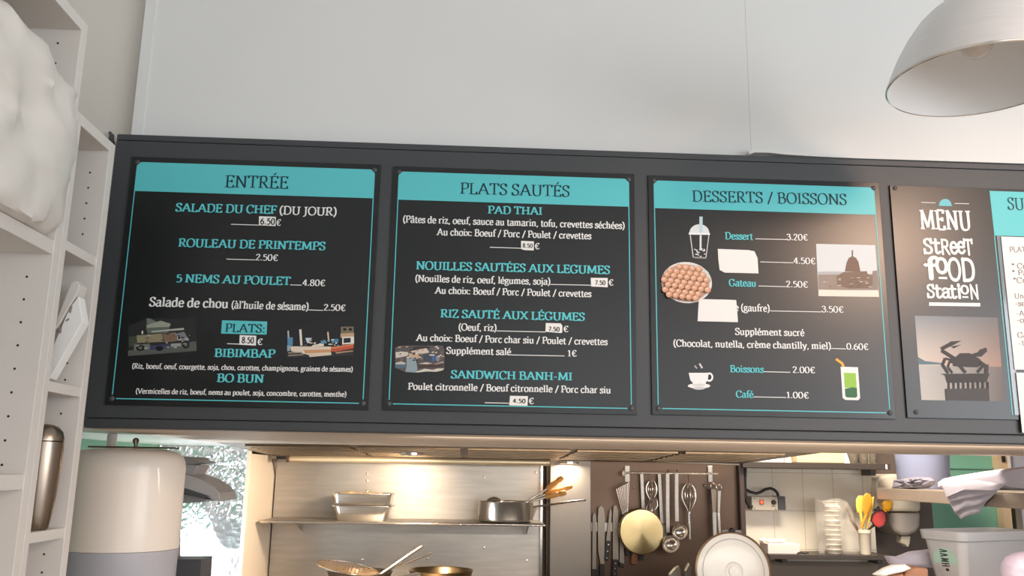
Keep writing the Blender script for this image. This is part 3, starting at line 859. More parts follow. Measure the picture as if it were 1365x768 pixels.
pol = [((36, 36, 40), [t2(308, 150), t2(835, 128), t2(835, 380), t2(308, 395)]),
       ((52, 50, 52), [t2(308, 340), t2(835, 340), t2(835, 380), t2(308, 395)]),
       ((88, 136, 170), [t2(314, 235), t2(356, 235), t2(356, 300), t2(314, 305)]),
       ((150, 168, 178), [t2(312, 300), t2(336, 300), t2(336, 340), t2(312, 345)]),
       ((220, 206, 186), [t2(335, 306), t2(660, 308), t2(655, 360), t2(480, 372), t2(345, 345)]),
       ((200, 150, 110), [t2(440, 335), t2(655, 330), t2(655, 352), t2(455, 362)]),
       ((190, 88, 62), [t2(655, 316), t2(835, 288), t2(835, 322), t2(690, 348), t2(660, 345)]),
       ((214, 128, 96), [t2(660, 312), t2(835, 286), t2(835, 298), t2(665, 326)]),
       ((222, 214, 200), thick_line(t2(415, 172), t2(424, 300), 3)),
       ((206, 190, 166), thick_line(t2(632, 192), t2(640, 270), 2)),
       ((186, 182, 172), thick_line(t2(320, 182), t2(322, 238), 2)),
       ((122, 110, 92), [t2(735, 152), t2(835, 150), t2(835, 205), t2(735, 210)]),
       ((190, 160, 130), [t2(732, 205), t2(838, 200), t2(838, 230), t2(732, 238)]),
       ((226, 220, 212), [t2(745, 232), t2(838, 228), t2(838, 285), t2(745, 292)]),
       ((40, 44, 54), [t2(756, 242), t2(812, 238), t2(812, 275), t2(756, 280)]),
       ((30, 30, 30), ell(*t2(765, 172), 2.4, 1.9)), ((30, 30, 30), ell(*t2(810, 172), 2.4, 1.9)),
       ((226, 218, 200), [t2(520, 292), t2(600, 285), t2(600, 304), t2(500, 308)]),
       ((90, 150, 180), [t2(575, 262), t2(610, 255), t2(625, 280), t2(580, 285)]),
       ((70, 130, 160), [t2(660, 250), t2(715, 246), t2(715, 275), t2(660, 280)]),
       ((196, 214, 222), [t2(455, 240), t2(510, 240), t2(480, 262), t2(515, 284), t2(470, 280)]),
       ((214, 200, 176), [t2(480, 374), t2(660, 356), t2(660, 374), t2(490, 390)]),
       ((150, 140, 126), [t2(320, 352), t2(430, 350), t2(430, 358), t2(320, 362)]),
       ((138, 130, 116), [t2(320, 372), t2(440, 366), t2(440, 376), t2(320, 384)]),
       ((170, 140, 110), [t2(690, 352), t2(830, 336), t2(830, 346), t2(700, 364)])]
for k in range(18):
    x, y = rnd.uniform(440, 720), rnd.uniform(245, 300)
    c = rnd.choice([(230, 226, 214), (120, 170, 190), (200, 180, 150), (60, 80, 100), (90, 84, 80)])
    pol.append((c, [t2(x, y), t2(x + rnd.uniform(8, 22), y - 2), t2(x + rnd.uniform(8, 22), y + 9), t2(x - 3, y + 8)]))
art('printed_photo', p1, pol, YI, label='small printed photo of painted boats at a river quay')

# ------------------------------------------------------------------ second sheet
p2 = panel('menu_sheet', 'square black menu sheet headed PLATS SAUTÉS, with noodle and rice dishes listed', (xat(531, 240), xat(838.6, 255), zat(680, 542.2), zat(686, 233.6)), zat(686, 271))
head(p2, 'PLATS SAUTÉS', (613.2, 258.2), (759.6, 262.2), 14.6)
dish(p2, 'PAD THAI', (650.3, 284.6), (722.8, 286.4), 10)
wtxt(p2, '(Pâtes de riz, oeuf, sauce au tamarin, tofu, crevettes séchées)', (536.9, 296.4), (832.8, 305.2), 8.8)
wtxt(p2, 'Au choix: Boeuf / Porc / Poulet / crevettes', (582.5, 313.4), (788.2, 318.8), 8.8)
rule(p2, (653, 329.6), (694.6, 331), YT)
sticker(p2, [z7(738, 497), z7(803, 500), z7(802, 546), z7(755, 544), z7(738, 538)], '8.50', z7(746, 530), z7(796, 532), 5.6)
price(p2, '€', (712.4, 332), (719.4, 332.2), 8.4)
dish(p2, 'NOUILLES SAUTÉES AUX LEGUMES', (554.6, 359), (813, 365.2))
wtxt(p2, '(Nouilles de riz, oeuf, légumes, soja)', (553.3, 375.4), (733.6, 379.6), 8.8)
rule(p2, (733.6, 379.2), (787.5, 380.3), YT)
sticker(p2, [z7(1090, 684), z7(1176, 685), z7(1176, 732), z7(1092, 728)], '7.50', z7(1112, 718), z7(1164, 720), 6)
price(p2, '€', (811, 380.4), (818, 380.6), 8.4)
wtxt(p2, 'Au choix: Boeuf / Porc / Poulet / crevettes', (579.9, 391.3), (788.2, 396), 8.8)
dish(p2, 'RIZ SAUTÉ AUX LÉGUMES', (587, 423), (779.5, 427.6), 10.4)
wtxt(p2, '(Oeuf, riz)', (611, 440.3), (661.9, 441.5), 8.8)
rule(p2, (661.9, 441.2), (727.5, 442.6), YT)
sticker(p2, [z8(863, 192), z8(938, 194), z8(947, 206), z8(946, 240), z8(938, 243), z8(861, 236)], '7.50', z8(876, 232), z8(932, 235), 6)
price(p2, '€', (750.6, 442.4), (758, 442.6), 8.4)
wtxt(p2, 'Au choix: Boeuf / Porc char siu / Poulet / crevettes', (554.9, 454.4), (809.9, 460), 8.8)
wtxt(p2, 'Supplément salé', (594.9, 471.6), (681.2, 473.4), 8.8)
rule(p2, (681.2, 473.2), (752.4, 474.6), YT)
price(p2, '1€', (756.3, 475), (769, 475.2))
dish(p2, 'SANDWICH BANH-MI', (601, 504.2), (762.9, 507.2), 10.4)
wtxt(p2, 'Poulet citronnelle / Boeuf citronnelle / Porc char siu', (543.8, 519.4), (814.3, 524.4), 8.8)
rule(p2, (646.1, 536.9), (678.8, 537.6), YT)
sticker(p2, [z8(682, 560), z8(773, 562), z8(770, 611), z8(678, 608)], '4.50', z8(696, 595), z8(760, 597), 5.6)
price(p2, '€', (704.4, 538.4), (711.8, 538.6), 8.4)


def t3(x, y): return (510 + x / 9.6, 440 + y / 9.6)


pol = [((92, 86, 84), [t3(160, 225), t3(230, 200), t3(770, 200), t3(790, 250), t3(790, 490), t3(760, 520), t3(420, 548), t3(290, 540), t3(160, 480)]),
       ((204, 196, 186), [t3(165, 285), t3(240, 275), t3(330, 285), t3(320, 330), t3(170, 360)]),
       ((212, 198, 186), [t3(360, 270), t3(560, 230), t3(600, 290), t3(500, 305), t3(380, 290)]),
       ((196, 172, 146), [t3(330, 300), t3(450, 300), t3(480, 350), t3(420, 380), t3(340, 345)]),
       ((60, 52, 52), [t3(350, 220), t3(560, 205), t3(640, 240), t3(560, 232), t3(360, 268)]),
       ((66, 74, 92), [t3(520, 320), t3(690, 315), t3(690, 400), t3(530, 400)]),
       ((70, 100, 140), [t3(625, 325), t3(690, 325), t3(680, 395), t3(630, 395)]),
       ((142, 160, 168), [t3(305, 365), t3(420, 360), t3(445, 480), t3(440, 545), t3(290, 535), t3(310, 450)]),
       ((86, 108, 126), [t3(160, 440), t3(300, 440), t3(300, 480), t3(165, 490)]),
       ((190, 186, 176), [t3(165, 420), t3(240, 400), t3(300, 425), t3(290, 440), t3(165, 440)]),
       ((72, 60, 58), [t3(450, 450), t3(780, 430), t3(780, 470), t3(460, 490)]),
       ((206, 200, 186), [t3(430, 530), t3(540, 495), t3(640, 510), t3(700, 492), t3(790, 492), t3(770, 515), t3(690, 535), t3(560, 530), t3(440, 545)]),
       ((200, 190, 176), [t3(460, 430), t3(560, 412), t3(640, 430), t3(560, 440)]),
       ((168, 150, 140), [t3(650, 440), t3(770, 400), t3(790, 420), t3(680, 442)]),
       ((52, 44, 46), [t3(390, 345), t3(440, 380), t3(470, 440), t3(440, 400)]),
       ((150, 140, 136), [t3(680, 340), t3(740, 345), t3(720, 400), t3(690, 400)])]
for k in range(40):
    x, y = rnd.uniform(170, 760), rnd.uniform(205, 400)
    c = rnd.choice([(222, 214, 206), (130, 112, 104), (60, 54, 54), (190, 160, 140), (110, 110, 124)])
    pol.append((c, [t3(x, y), t3(x + rnd.uniform(12, 40), y - 5), t3(x + rnd.uniform(10, 40), y + 12), t3(x - 6, y + 14)]))
art('printed_photo', p2, pol, YI, label='small printed photo of a crowded floating market')

# ------------------------------------------------------------------ third sheet
p3 = panel('menu_sheet', 'square black menu sheet headed DESSERTS / BOISSONS, with drink and dessert pictures', (xat(871.4, 255), xat(1166, 265), zat(1030, 548.2), zat(1020, 245.4)), zat(1020, 282))
head(p3, 'DESSERTS / BOISSONS', (922.8, 268.4), (1129.3, 273), 14.2)
dish(p3, 'Dessert', (966.6, 318.7), (1003.7, 319.7), 9)
rule(p3, (1006.9, 318.4), (1048.6, 319.4), YT)
price(p3, '3.20€', (1048.6, 320), (1077.3, 320.6))
sticker(p3, [z9(405, 424), z9(560, 430), z9(590, 436), z9(606, 470), z9(611, 548), z9(440, 544), z9(414, 530), z9(408, 480)], label='blank white sticker covering a dessert name')
rule(p3, (1013.5, 349.2), (1057.8, 350.4), YT)
price(p3, '4.50€', (1057.8, 351.4), (1087.3, 352.2))
dish(p3, 'Gateau', (971.8, 381.3), (1008.2, 382.1), 9)
rule(p3, (1011.1, 381.3), (1047.8, 382.3), YT)
price(p3, '2.50€', (1047.8, 382.8), (1077.3, 383.4))
wtxt(p3, 'e (gaufre)', (979.5, 414.2), (1026.2, 415.6), 9, 'dish_note')
sticker(p3, [z10(310, 33), z10(440, 36), z10(498, 38), z10(503, 90), z10(507, 150), z10(303, 145), z10(306, 90)], label='blank white sticker beside the word (gaufre)')
rule(p3, (1026.2, 414.5), (1094.7, 415.9), YT)
price(p3, '3.50€', (1095.3, 416.1), (1124.8, 416.8))
wtxt(p3, 'Supplément sucré', (980, 446.3), (1072.3, 448), 8.8)
wtxt(p3, '(Chocolat, nutella, crème chantilly, miel)', (897.5, 461.8), (1107.9, 465.6), 8.8)
rule(p3, (1107.9, 464.6), (1128.2, 465.2), YT)
price(p3, '0.60€', (1128.5, 465.8), (1158, 466.4))
dish(p3, 'Boissons', (973.2, 496), (1018.2, 496.8), 8.8)
rule(p3, (1018.2, 495.6), (1053.6, 496.4), YT)
price(p3, '2.00€', (1056.5, 496.9), (1086.8, 497.5))
dish(p3, 'Café', (981.1, 529.8), (1004.3, 530.3), 8.8)
rule(p3, (1004.3, 529.2), (1048, 530), YT)
price(p3, '1.00€', (1048.3, 530.6), (1078.6, 531.2))


def t4(x, y): return (870 + x / 5.91, 280 + y / 5.91)


WHT, BLK = (226, 230, 230), (38, 36, 36)
# bubble tea
pol = [((150, 148, 148), [t4(290, 195), t4(300, 195), t4(324, 374), t4(314, 374)]), ((150, 148, 148), [t4(440, 195), t4(448, 195), t4(424, 376), t4(416, 376)]),
       ((150, 148, 148), [t4(314, 368), t4(424, 372), t4(420, 384), t4(330, 380)]),
       ((220, 226, 226), [t4(288, 192)] + [t4(368 + 78 * math.cos(a), 180 - 68 * math.sin(a)) for a in np.linspace(PI, 0, 14)] + [t4(448, 192)]),
       ((236, 240, 240), [t4(284, 178), t4(452, 182), t4(450, 196), t4(286, 194)]),
       ((186, 214, 218), thick_line(t4(381, 52), t4(380, 180), 4.4)), ((214, 222, 222), thick_line(t4(378, 198), t4(377, 318), 2.6)),
       ((230, 232, 232), thick_line(t4(297, 198), t4(321, 374), 0.7)), ((230, 232, 232), thick_line(t4(442, 198), t4(420, 376), 0.7))]
for k in range(16):
    x, y = rnd.uniform(325, 415), rnd.uniform(305, 368)
    pol.append(((228, 230, 230), ell(*t4(x, y), 1.4, 0.7, 8, rot=rnd.uniform(-.6, .6))))
art('printed_drawing', p3, pol, YI, label='drawing of a bubble tea cup with straw')
# bowl of round cakes
cx_, cy_ = t4(268, 572)
pol = [((226, 224, 220), ell(cx_, cy_, 33.8, 27.4, 36, rot=0.12)), ((196, 160, 140), ell(cx_ - 1.5, cy_ + 0.6, 32, 25, 36, rot=0.12)), ((206, 208, 202), [t4(300, 425), t4(380, 440), t4(440, 490), t4(462, 560), t4(440, 580), t4(390, 500), t4(310, 450)])]
for r_ in range(7):
    for c_ in range(7):
        bx, by = 105 + c_ * 52 + r_ * 4 - (26 if r_ % 2 else 0), 440 + r_ * 39 + c_ * 7 - 10
        dx_, dy_ = (bx - 262) / 190, (by - 572) / 145
        if dx_ * dx_ + dy_ * dy_ < 0.98:
            c = t4(bx, by)
            pol += [((150, 96, 70), ell(c[0] + .3, c[1] + .7, 4.5, 4.0, 12)), ((214, 160, 128), ell(*c, 4.2, 3.6, 12)), ((236, 194, 166), ell(c[0] - .6, c[1] - .9, 2.2, 1.6, 10))]
art('printed_photo', p3, pol, YI, label='printed photo of a bowl of small round cakes')
# temple
def t5(x, y): return (1080 + x / 7.68, 310 + y / 7.68)
pol = [((214, 218, 220), [t5(60, 116), t5(665, 130), t5(705, 660), t5(84, 652)]),
       ((178, 178, 180), [t5(78, 402), t5(230, 398), t5(340, 402), t5(340, 440), t5(80, 440)]),
       ((150, 134, 124), [t5(80, 432), t5(690, 425), t5(698, 590), t5(84, 590)]),
       ((118, 92, 76), [t5(355, 400), t5(372, 310), t5(395, 260), t5(430, 242), t5(468, 258), t5(495, 300), t5(515, 400)]),
       ((118, 92, 76), thick_line(t5(432, 180), t5(432, 250), 1.8)),
       ((122, 98, 82), [t5(270, 450), t5(340, 405), t5(520, 398), t5(580, 395), t5(590, 425), t5(635, 450), t5(635, 570), t5(400, 575), t5(280, 540)]),
       ((232, 222, 208), [t5(84, 585), t5(700, 595), t5(705, 660), t5(84, 652)]),
       ((150, 130, 112), [t5(170, 580), t5(250, 545), t5(300, 580)]),
       ((140, 128, 122), [t5(640, 395), t5(685, 388), t5(695, 580), t5(640, 570)])]
for k in range(26):
    x, y = rnd.uniform(95, 640), rnd.uniform(445, 560)
    c = rnd.choice([(206, 196, 186), (170, 150, 134), (104, 84, 72)])
    pol.append((c, [t5(x, y), t5(x + rnd.uniform(12, 46), y - 2), t5(x + rnd.uniform(12, 40), y + 8), t5(x - 3, y + 8)]))
art('printed_photo', p3, pol, YI, label='printed photo of a domed temple under a pale sky')
# coffee cup
def t6(x, y): return (900 + x / 4.875, 470 + y / 4.875)
pol = [((238, 236, 236), ell(*t6(155, 217), 15, 3.6)), ((204, 202, 202), ell(*t6(155, 232), 8, 2)),
       ((240, 238, 238), ell(*t6(222, 160), 5.2, 6.2)), (BLK, ell(*t6(222, 160), 2.9, 3.7)),
       ((240, 238, 238), [t6(88, 132), t6(218, 132), t6(212, 175), t6(195, 205), t6(160, 218), t6(120, 205), t6(98, 178)]),
       ((176, 172, 172), thick_line(t6(126, 85), t6(142, 104), 1.8)), ((206, 204, 204), thick_line(t6(158, 72), t6(176, 102), 2.4)),
       ((214, 212, 212), ell(*t6(155, 210), 9, 1.6))]
art('printed_drawing', p3, pol, YI, label='drawing of a steaming coffee cup on a saucer')
# glass
pol = [((240, 236, 230), [t6(1075, 92), t6(1188, 96), t6(1202, 296), t6(1190, 310), t6(1105, 308), t6(1088, 294)]),
       ((150, 196, 70), [t6(1096, 132), t6(1174, 134), t6(1180, 228), t6(1102, 230)]),
       ((44, 104, 66), [t6(1103, 236), t6(1150, 226), t6(1181, 230), t6(1184, 286), t6(1172, 294), t6(1116, 292), t6(1106, 284)]),
       ((232, 176, 60), thick_line(t6(1045, 42), t6(1086, 72), 3.4)), ((232, 176, 60), thick_line(t6(1082, 66), t6(1094, 92), 3.4))]
art('printed_drawing', p3, pol, YI, label='drawing of a tall glass of green drink with a yellow straw')

# ------------------------------------------------------------------ fourth sheet
x0, x1 = W(1190, 300, YP).x, 1.95
zt, zb = zat(1190, 247), zat(1212, 557)
p4 = thing('menu_sheet', 'wide black sheet with the white word MENU above a crab photo', 'menu', ((x0 + x1) / 2, YB, zb), 'menu sheets on the dark sign board')
MB().box(x0, x1, YP, YB, zb, zt).build('backing_sheet', M_PANEL, p4, bevel=0.0006)
for q in ((1193, 251), (1221, 549.5)):
    w_ = W(*q, YP)
    MB().lathe(w_, (0, -1, 0), [(0.0058, 0), (0.0055, 0.0015), (0.0035, 0.003), (0.0001, 0.0034)], 16).build('screw', M_DKGREY, p4, smooth=True)
art('emblem', p4, [((220, 220, 218), thick_line(z11(268, 170), z11(350, 173), 0.9)), ((220, 220, 218), thick_line(z11(458, 176), z11(540, 178), 0.9)),
                   ((110, 190, 200), [z11(364, 190)] + [z11(405 + 36 * math.cos(a), 186 - 36 * math.sin(a)) for a in np.linspace(PI, 0, 12)] + [z11(446, 192)])], YT, label='small teal dish cover between two thin lines')
lettering('heading', 'MENU', z11(266, 322), z11(556, 327), 25.5, M_WHITETXT, p4, YT, .2, .085, .08, gap=.05)


def chunky(name, parts, base_a, base_b, cap, thick=.25):
    """fat round poster letters; parts = (char, x, width, dy, hscale)"""
    a, b = W(*base_a, YT), W(*base_b, YT)
    e = (b - a)
    wid = e.length
    e.normalize()
    u = Vector((-e.z, 0, e.x))
    h = (W(base_a[0], base_a[1] - cap, YT) - a).length
    mb = MB()
    for ch, x, w, dy, hs in parts:
        adv, polys = glyph_polys(ch, thick, thick * .9, 0, 0.02)
        for j, p in enumerate(polys):
            lift = Vector((0, -4e-6 * j, 0))
            mb.poly([a + e * ((x + (q.x / adv) * w) * wid) + u * ((dy + q.y * hs) * h) + lift for q in p])
    return mb, a, e, u, h, wid, name


def finish(t):
    return t[0].build(t[6], M_WHITETXT, p4, merge=False)


finish(chunky('lettering', [('S', 0.0, .19, 0.02, .93), ('t', .20, .13, 0.05, 1.0), ('R', .34, .2, 0, .92), ('e', .53, .16, .05, 1.05), ('e', .68, .16, .08, 1.05), ('T', .82, .18, .0, .95)], z11(283, 460), z11(566, 466), 20, .175))
t_ = chunky('lettering', [('f', 0.02, .2, 0.05, .9), ('o', .22, .24, .32, .92), ('O', .46, .25, .0, .95), ('D', .71, .28, 0, .95)], z11(292, 606), z11(582, 614), 29, .18)
t_[0].poly([t_[1] + t_[3] * (x * t_[5]) + Vector((-t_[2].z * 1, 0, t_[2].x)) * (y * t_[4]) if False else t_[1] + t_[2] * (x * t_[5]) + t_[3] * (y * t_[4]) for x, y in ((.26, .02), (.43, .02), (.43, .12), (.26, .12))])
finish(t_)
t_ = chunky('lettering', [('S', 0.0, .15, .03, .93), ('t', .15, .12, .03, 1.0), ('a', .28, .17, .03, 1.0), ('t', .44, .12, .03, 1.0), ('i', .57, .1, .03, 1.0), ('o', .65, .16, .36, .86), ('N', .82, .18, 0, 1.0)], z11(303, 711), z11(600, 717), 17.5, .175)
t_[0].poly([t_[1] + t_[2] * (x * t_[5]) + t_[3] * (y * t_[4]) for x, y in ((.67, .03), (.79, .03), (.79, .16), (.67, .16))])
finish(t_)
art('underline', p4, [((236, 236, 234), thick_line(z11(313, 748), z11(604, 752), 4.6))], YT)
# crab photo
GP = bpy.data.materials.new('sunset_print')
GP.use_nodes = True
_n = GP.node_tree
_pb = _n.nodes['Principled BSDF']
_pb.inputs['Roughness'].default_value = 0.45
_pb.inputs['Specular IOR Level'].default_value = 0.35
_tc = _n.nodes.new('ShaderNodeTexCoord')
_sx = _n.nodes.new('ShaderNodeSeparateXYZ')
_n.links.new(_tc.outputs['Generated'], _sx.inputs[0])
_ramps = []
for stops in (((0.0, (196, 190, 182)), (0.405, (186, 182, 178)), (0.415, (214, 198, 184)), (0.6, (200, 188, 180)), (1.0, (138, 144, 150))),
              ((0.0, (100, 92, 88)), (0.405, (108, 98, 92)), (0.415, (160, 128, 112)), (0.7, (136, 118, 110)), (1.0, (110, 108, 108)))):
    rp_n = _n.nodes.new('ShaderNodeValToRGB')
    el = rp_n.color_ramp.elements
    while len(el) < len(stops):
        el.new(0.5)
    for e_, (p_, c_) in zip(el, stops):
        e_.position = p_
        e_.color = (*lin(c_), 1)
    _n.links.new(_sx.outputs[2], rp_n.inputs[0])
    _ramps.append(rp_n)
_mx = _n.nodes.new('ShaderNodeMix')
_mx.data_type = 'RGBA'
_n.links.new(_sx.outputs[0], _mx.inputs[0])
_n.links.new(_ramps[0].outputs[0], _mx.inputs[6])
_n.links.new(_ramps[1].outputs[0], _mx.inputs[7])
_n.links.new(_mx.outputs[2], _pb.inputs['Base Color'])
pol = [(GP, [z12(208, 80), z12(632, 90), z12(668, 518), z12(243, 512)])]
pol += [((92, 116, 126), [z12(226, 292), z12(260, 312), z12(345, 322), z12(350, 330), z12(229, 330)])]
K = (44, 38, 36)
pol += [(K, [z12(408, 300), z12(440, 272), z12(490, 272), z12(540, 300), z12(560, 325), z12(530, 345), z12(430, 342), z12(405, 325)]),
        (K, thick_line(z12(345, 258), z12(420, 305), 5)), (K, thick_line(z12(343, 252), z12(405, 218), 5)), (K, [z12(400, 212), z12(448, 208), z12(405, 232), z12(390, 240)]), (K, [z12(395, 238), z12(448, 228), z12(408, 248)]),
        (K, thick_line(z12(490, 290), z12(555, 270), 5)), (K, [z12(540, 255), z12(575, 243), z12(580, 262), z12(550, 290), z12(520, 290)]),
        (K, thick_line(z12(410, 310), z12(365, 300), 3)), (K, thick_line(z12(365, 298), z12(350, 335), 4)), (K, thick_line(z12(350, 330), z12(380, 375), 4)),
        (K, thick_line(z12(415, 322), z12(385, 315), 3)), (K, thick_line(z12(388, 315), z12(378, 345), 3)), (K, thick_line(z12(380, 345), z12(402, 374), 3)),
        (K, thick_line(z12(425, 335), z12(405, 330), 3)), (K, thick_line(z12(440, 338), z12(470, 372), 4)), (K, thick_line(z12(545, 320), z12(580, 345), 5)), (K, thick_line(z12(578, 330), z12(575, 375), 5)), (K, thick_line(z12(555, 340), z12(530, 370), 4)),
        (K, [z12(342, 378), z12(592, 376), z12(590, 384), z12(575, 420), z12(375, 424), z12(365, 386)])]
for k in range(9):
    x = 378 + k * 25
    pol.append((K, [z12(x, 418), z12(x + 10, 418), z12(x + 12, 490), z12(x + 2, 490)]))
pol.append(((64, 58, 56), [z12(366, 455), z12(588, 452), z12(592, 516), z12(370, 513)]))
art('printed_photo', p4, pol, YI, label='printed photo of a large crab sculpture on a pier')
# teal header on the right and the paper sheets in their sleeve
h0 = [W(1319, 254.5, YI), W(1325.5, 314, YI)]
MB().poly([(h0[1].x, YI, h0[1].z), (x1 - 0.02, YI, h0[1].z), (x1 - 0.02, YI, h0[0].z), (h0[0].x, YI, h0[0].z)]).build('header_band', M_TEAL, p4)
lettering('heading', 'SU', (1343.5, 279), (1366, 280), 15.5, M_NAVYTXT, p4, YT, .12, .055, .05)
zl0 = W(1345, 553, YI).z
MB().poly([(h0[0].x, YI, zl0), (h0[0].x + 0.0022, YI, zl0), (h0[0].x + 0.0022, YI, h0[1].z), (h0[0].x, YI, h0[1].z)]).build('border_line', M_TEAL, p4)
MB().box(h0[0].x + 0.006, h0[0].x + 0.020, YI - 0.0008, YI + 0.0002, zl0, h0[1].z).build('sleeve_edge', M_SLEEVE, p4)
xs = W(1333, 318, YP).x + 0.001
z1a, z1b, z2a, z2b = W(1340, 316, YI).z, W(1354, 493, YI).z, W(1354, 497, YI).z, W(1358, 577, YI).z
YS = YB - 0.0085
s1 = tag(MB().box(xs, 1.93, YS, YS + 0.0008, z1b, z1a).build('paper_sheet', M_PAPER, loc=(xs, YS, z1b)), 'tall white paper sheet with grey handwriting pinned under the teal SU header', 'paper sheet', 'paper sheets on the last menu board')
s2 = tag(MB().box(xs + 0.002, 1.93, YS - 0.001, YS - 0.0002, z2b, z2a).build('paper_sheet', M_PAPER, loc=(xs, YS, z2b)), 'blank white paper sheet hanging lowest, past the bottom of the crab board', 'paper sheet', 'paper sheets on the last menu board')
M_GTXT = mat('grey_handwriting', (120, 112, 116), 0.6)
for s, q, w in (('PLAT', (1346, 336), 22), ('* Cre', (1349, 358), 24), ('* Pa', (1349.5, 367), 20), ('*Cre', (1351, 377), 22), ('Une', (1352.5, 398), 17), ('-se', (1353, 408), 14), ('-Al', (1355, 421), 14), ('-o', (1355, 430), 11), ('Ga', (1356.5, 450), 13), ('-1', (1358, 461), 8)):
    lettering('handwriting', s, q, (q[0] + w, q[1] + w * .012), 7, M_GTXT, s1, YS - 0.0006, .1, .08, 0)

# white cable trim lying along the top edge of the board
ct = MB()
pts = [W(x, y, 2.02) for x, y in ((996, 206.5), (1003, 204.2), (1022, 204.4), (1045, 207), (1085, 209.5), (1140, 212), (1220, 214.5), (1300, 217), (1420, 221))]
for a, b in zip(pts[:-1], pts[1:]):
    pass
front = [p + Vector((0, -0.012, 0)) for p in pts]
vs, fs = [], []
for p in pts:
    for dy, dz in ((-0.016, -0.004), (-0.016, 0.004), (0.006, 0.004), (0.006, -0.004)):
        vs.append((p.x, p.y + dy, max(p.z + dz, BZ1 + 0.0005)))
for i in range(len(pts) - 1):
    for k in range(4):
        fs.append((i * 4 + k, i * 4 + (k + 1) % 4, i * 4 + 4 + (k + 1) % 4, i * 4 + 4 + k))
fs += [(3, 2, 1, 0), tuple(len(vs) - 4 + k for k in range(4))]
ct.add(vs, fs)
tag(ct.build('cable_trunking', M_WALL, loc=(pts[0].x, 2.0, BZ1)), 'thin white plastic strip lifting off the top edge of the sign board', 'trim strip')

tag(MB().tube([W(x, y, 2.045) for x, y in ((146, 176), (149, 181), (148, 187), (151, 193), (150, 200))], [.003, .006, .007, .005, .003], 8).build('cable_end', M_DKGREY, smooth=True, loc=W(149, 188, 2.045)), 'short dark cable end sticking out at the upper left corner of the sign board', 'cable')

# =================================================================== PENDANT LAMP
LC = Vector((0.992, 1.544, 1.55 + 0.7617))
pl = thing('pendant_lamp', 'brushed aluminium dome pendant lamp hanging unlit at the top of the picture', 'lamp', LC)
prof = [(0.170, 0.0), (0.1715, 0.002), (0.1705, 0.006), (0.162, 0.028), (0.148, 0.060), (0.128, 0.096), (0.104, 0.130), (0.080, 0.154), (0.058, 0.168), (0.050, 0.171), (0.049, 0.176), (0.0485, 0.215), (0.046, 0.225), (0.030, 0.232)]
inner = [(r - 0.0016 if r > 0.06 else max(r - 0.003, 0.001), z) for r, z in prof[:-3]]
MB().lathe(LC, (0, 0, 1), prof, 72, caps=False).build('lamp_shade', M_ALU, pl, smooth=True)
MB().lathe(LC, (0, 0, 1), inner + [(0.001, 0.178)], 72, caps=False).build('shade_lining', M_ALUIN, pl, smooth=True)
MB().lathe(LC, (0, 0, 1), [(0.1685, 0.0), (0.170, -0.0015), (0.172, 0.0), (0.1725, 0.003), (0.1705, 0.005)], 72, caps=False).build('rim', M_CHROME, pl, smooth=True)
MB().lathe(LC, (0, 0, 1), [(0.001, 0.052), (0.016, 0.056), (0.027, 0.068), (0.031, 0.084), (0.028, 0.102), (0.019, 0.122), (0.014, 0.135), (0.0135, 0.165)], 32).build('bulb', mat('frosted_bulb', (226, 214, 204), 0.25, spec=0.6), pl, smooth=True)
MB().lathe(LC, (0, 0, 1), [(0.016, 0.140), (0.020, 0.142), (0.020, 0.176)], 24).build('socket', M_MELAMINE, pl, smooth=True)
MB().lathe(LC, (0, 0, 1), [(0.030, 0.230), (0.024, 0.245), (0.012, 0.262), (0.006, 0.27)], 32).build('top_cap', M_ALU, pl, smooth=True)
MB().tube([LC + Vector((0, 0, 0.268)), LC + Vector((0, 0, 3.3 - LC.z))], 0.0035, 8).build('cord', M_MELAMINE, pl, smooth=True)
# the lit lamp further along the counter (outside the frame, its glow is mirrored in the boards)
L2 = Vector((1.93, 0.05, 2.60))

# =================================================================== BOOKCASES ON THE LEFT
XF = -0.76
XBK = -1.18
tall = thing('bookcase', 'taller white melamine bookcase in the left corner, stuffed with white plastic', 'bookcase', (-0.97, 1.2, 0))
zt = 1.55 + 0.842
MB().box(XBK, XF, 1.590, 1.615, 0, zt).build('side_panel', M_MELAMINE, tall, bevel=0.001)
MB().box(XBK, XF, 0.72, 0.745, 0, zt).build('side_panel', M_MELAMINE, tall, bevel=0.001)
MB().box(XBK, XF, 0.745, 1.590, zt - 0.022, zt).build('top_panel', M_MELAMINE, tall, bevel=0.001)
MB().box(XBK, XBK + 0.006, 0.745, 1.590, 0, zt - 0.022).build('back_panel', M_MELAMINE, tall)
ztall = [1.55 + 0.374, 1.55 - 0.045, 1.55 - 0.46, 0.65, 0.06]
for z in ztall:
    MB().box(XBK + 0.006, XF - 0.002, 0.745, 1.590, z, z + 0.026).build('shelf', M_MELAMINE, tall, bevel=0.001)


def holes(parent, Y, pts, r, name='pin_holes'):
    mb = MB()
    for p in pts:
        mb.lathe((p[0], Y, p[1]), (0, -1, 0), [(r, 0.0), (r, 0.0003)], 10)
    return mb.build(name, M_HOLE, parent)


h0_, h1_ = W(35.8, 369, 1.59), W(9.2, 555, 1.59)
hp = [(h0_.x + (h1_.x - h0_.x) * 0, h0_.z + (h1_.z - h0_.z) * k / 6) for k in range(-11, 40) if k not in (11,)]
holes(tall, 1.59, [q for q in hp if 0.1 < q[1] < zt - 0.05 and all(not (z - 0.005 < q[1] < z + 0.03) for z in ztall)], 0.0023)

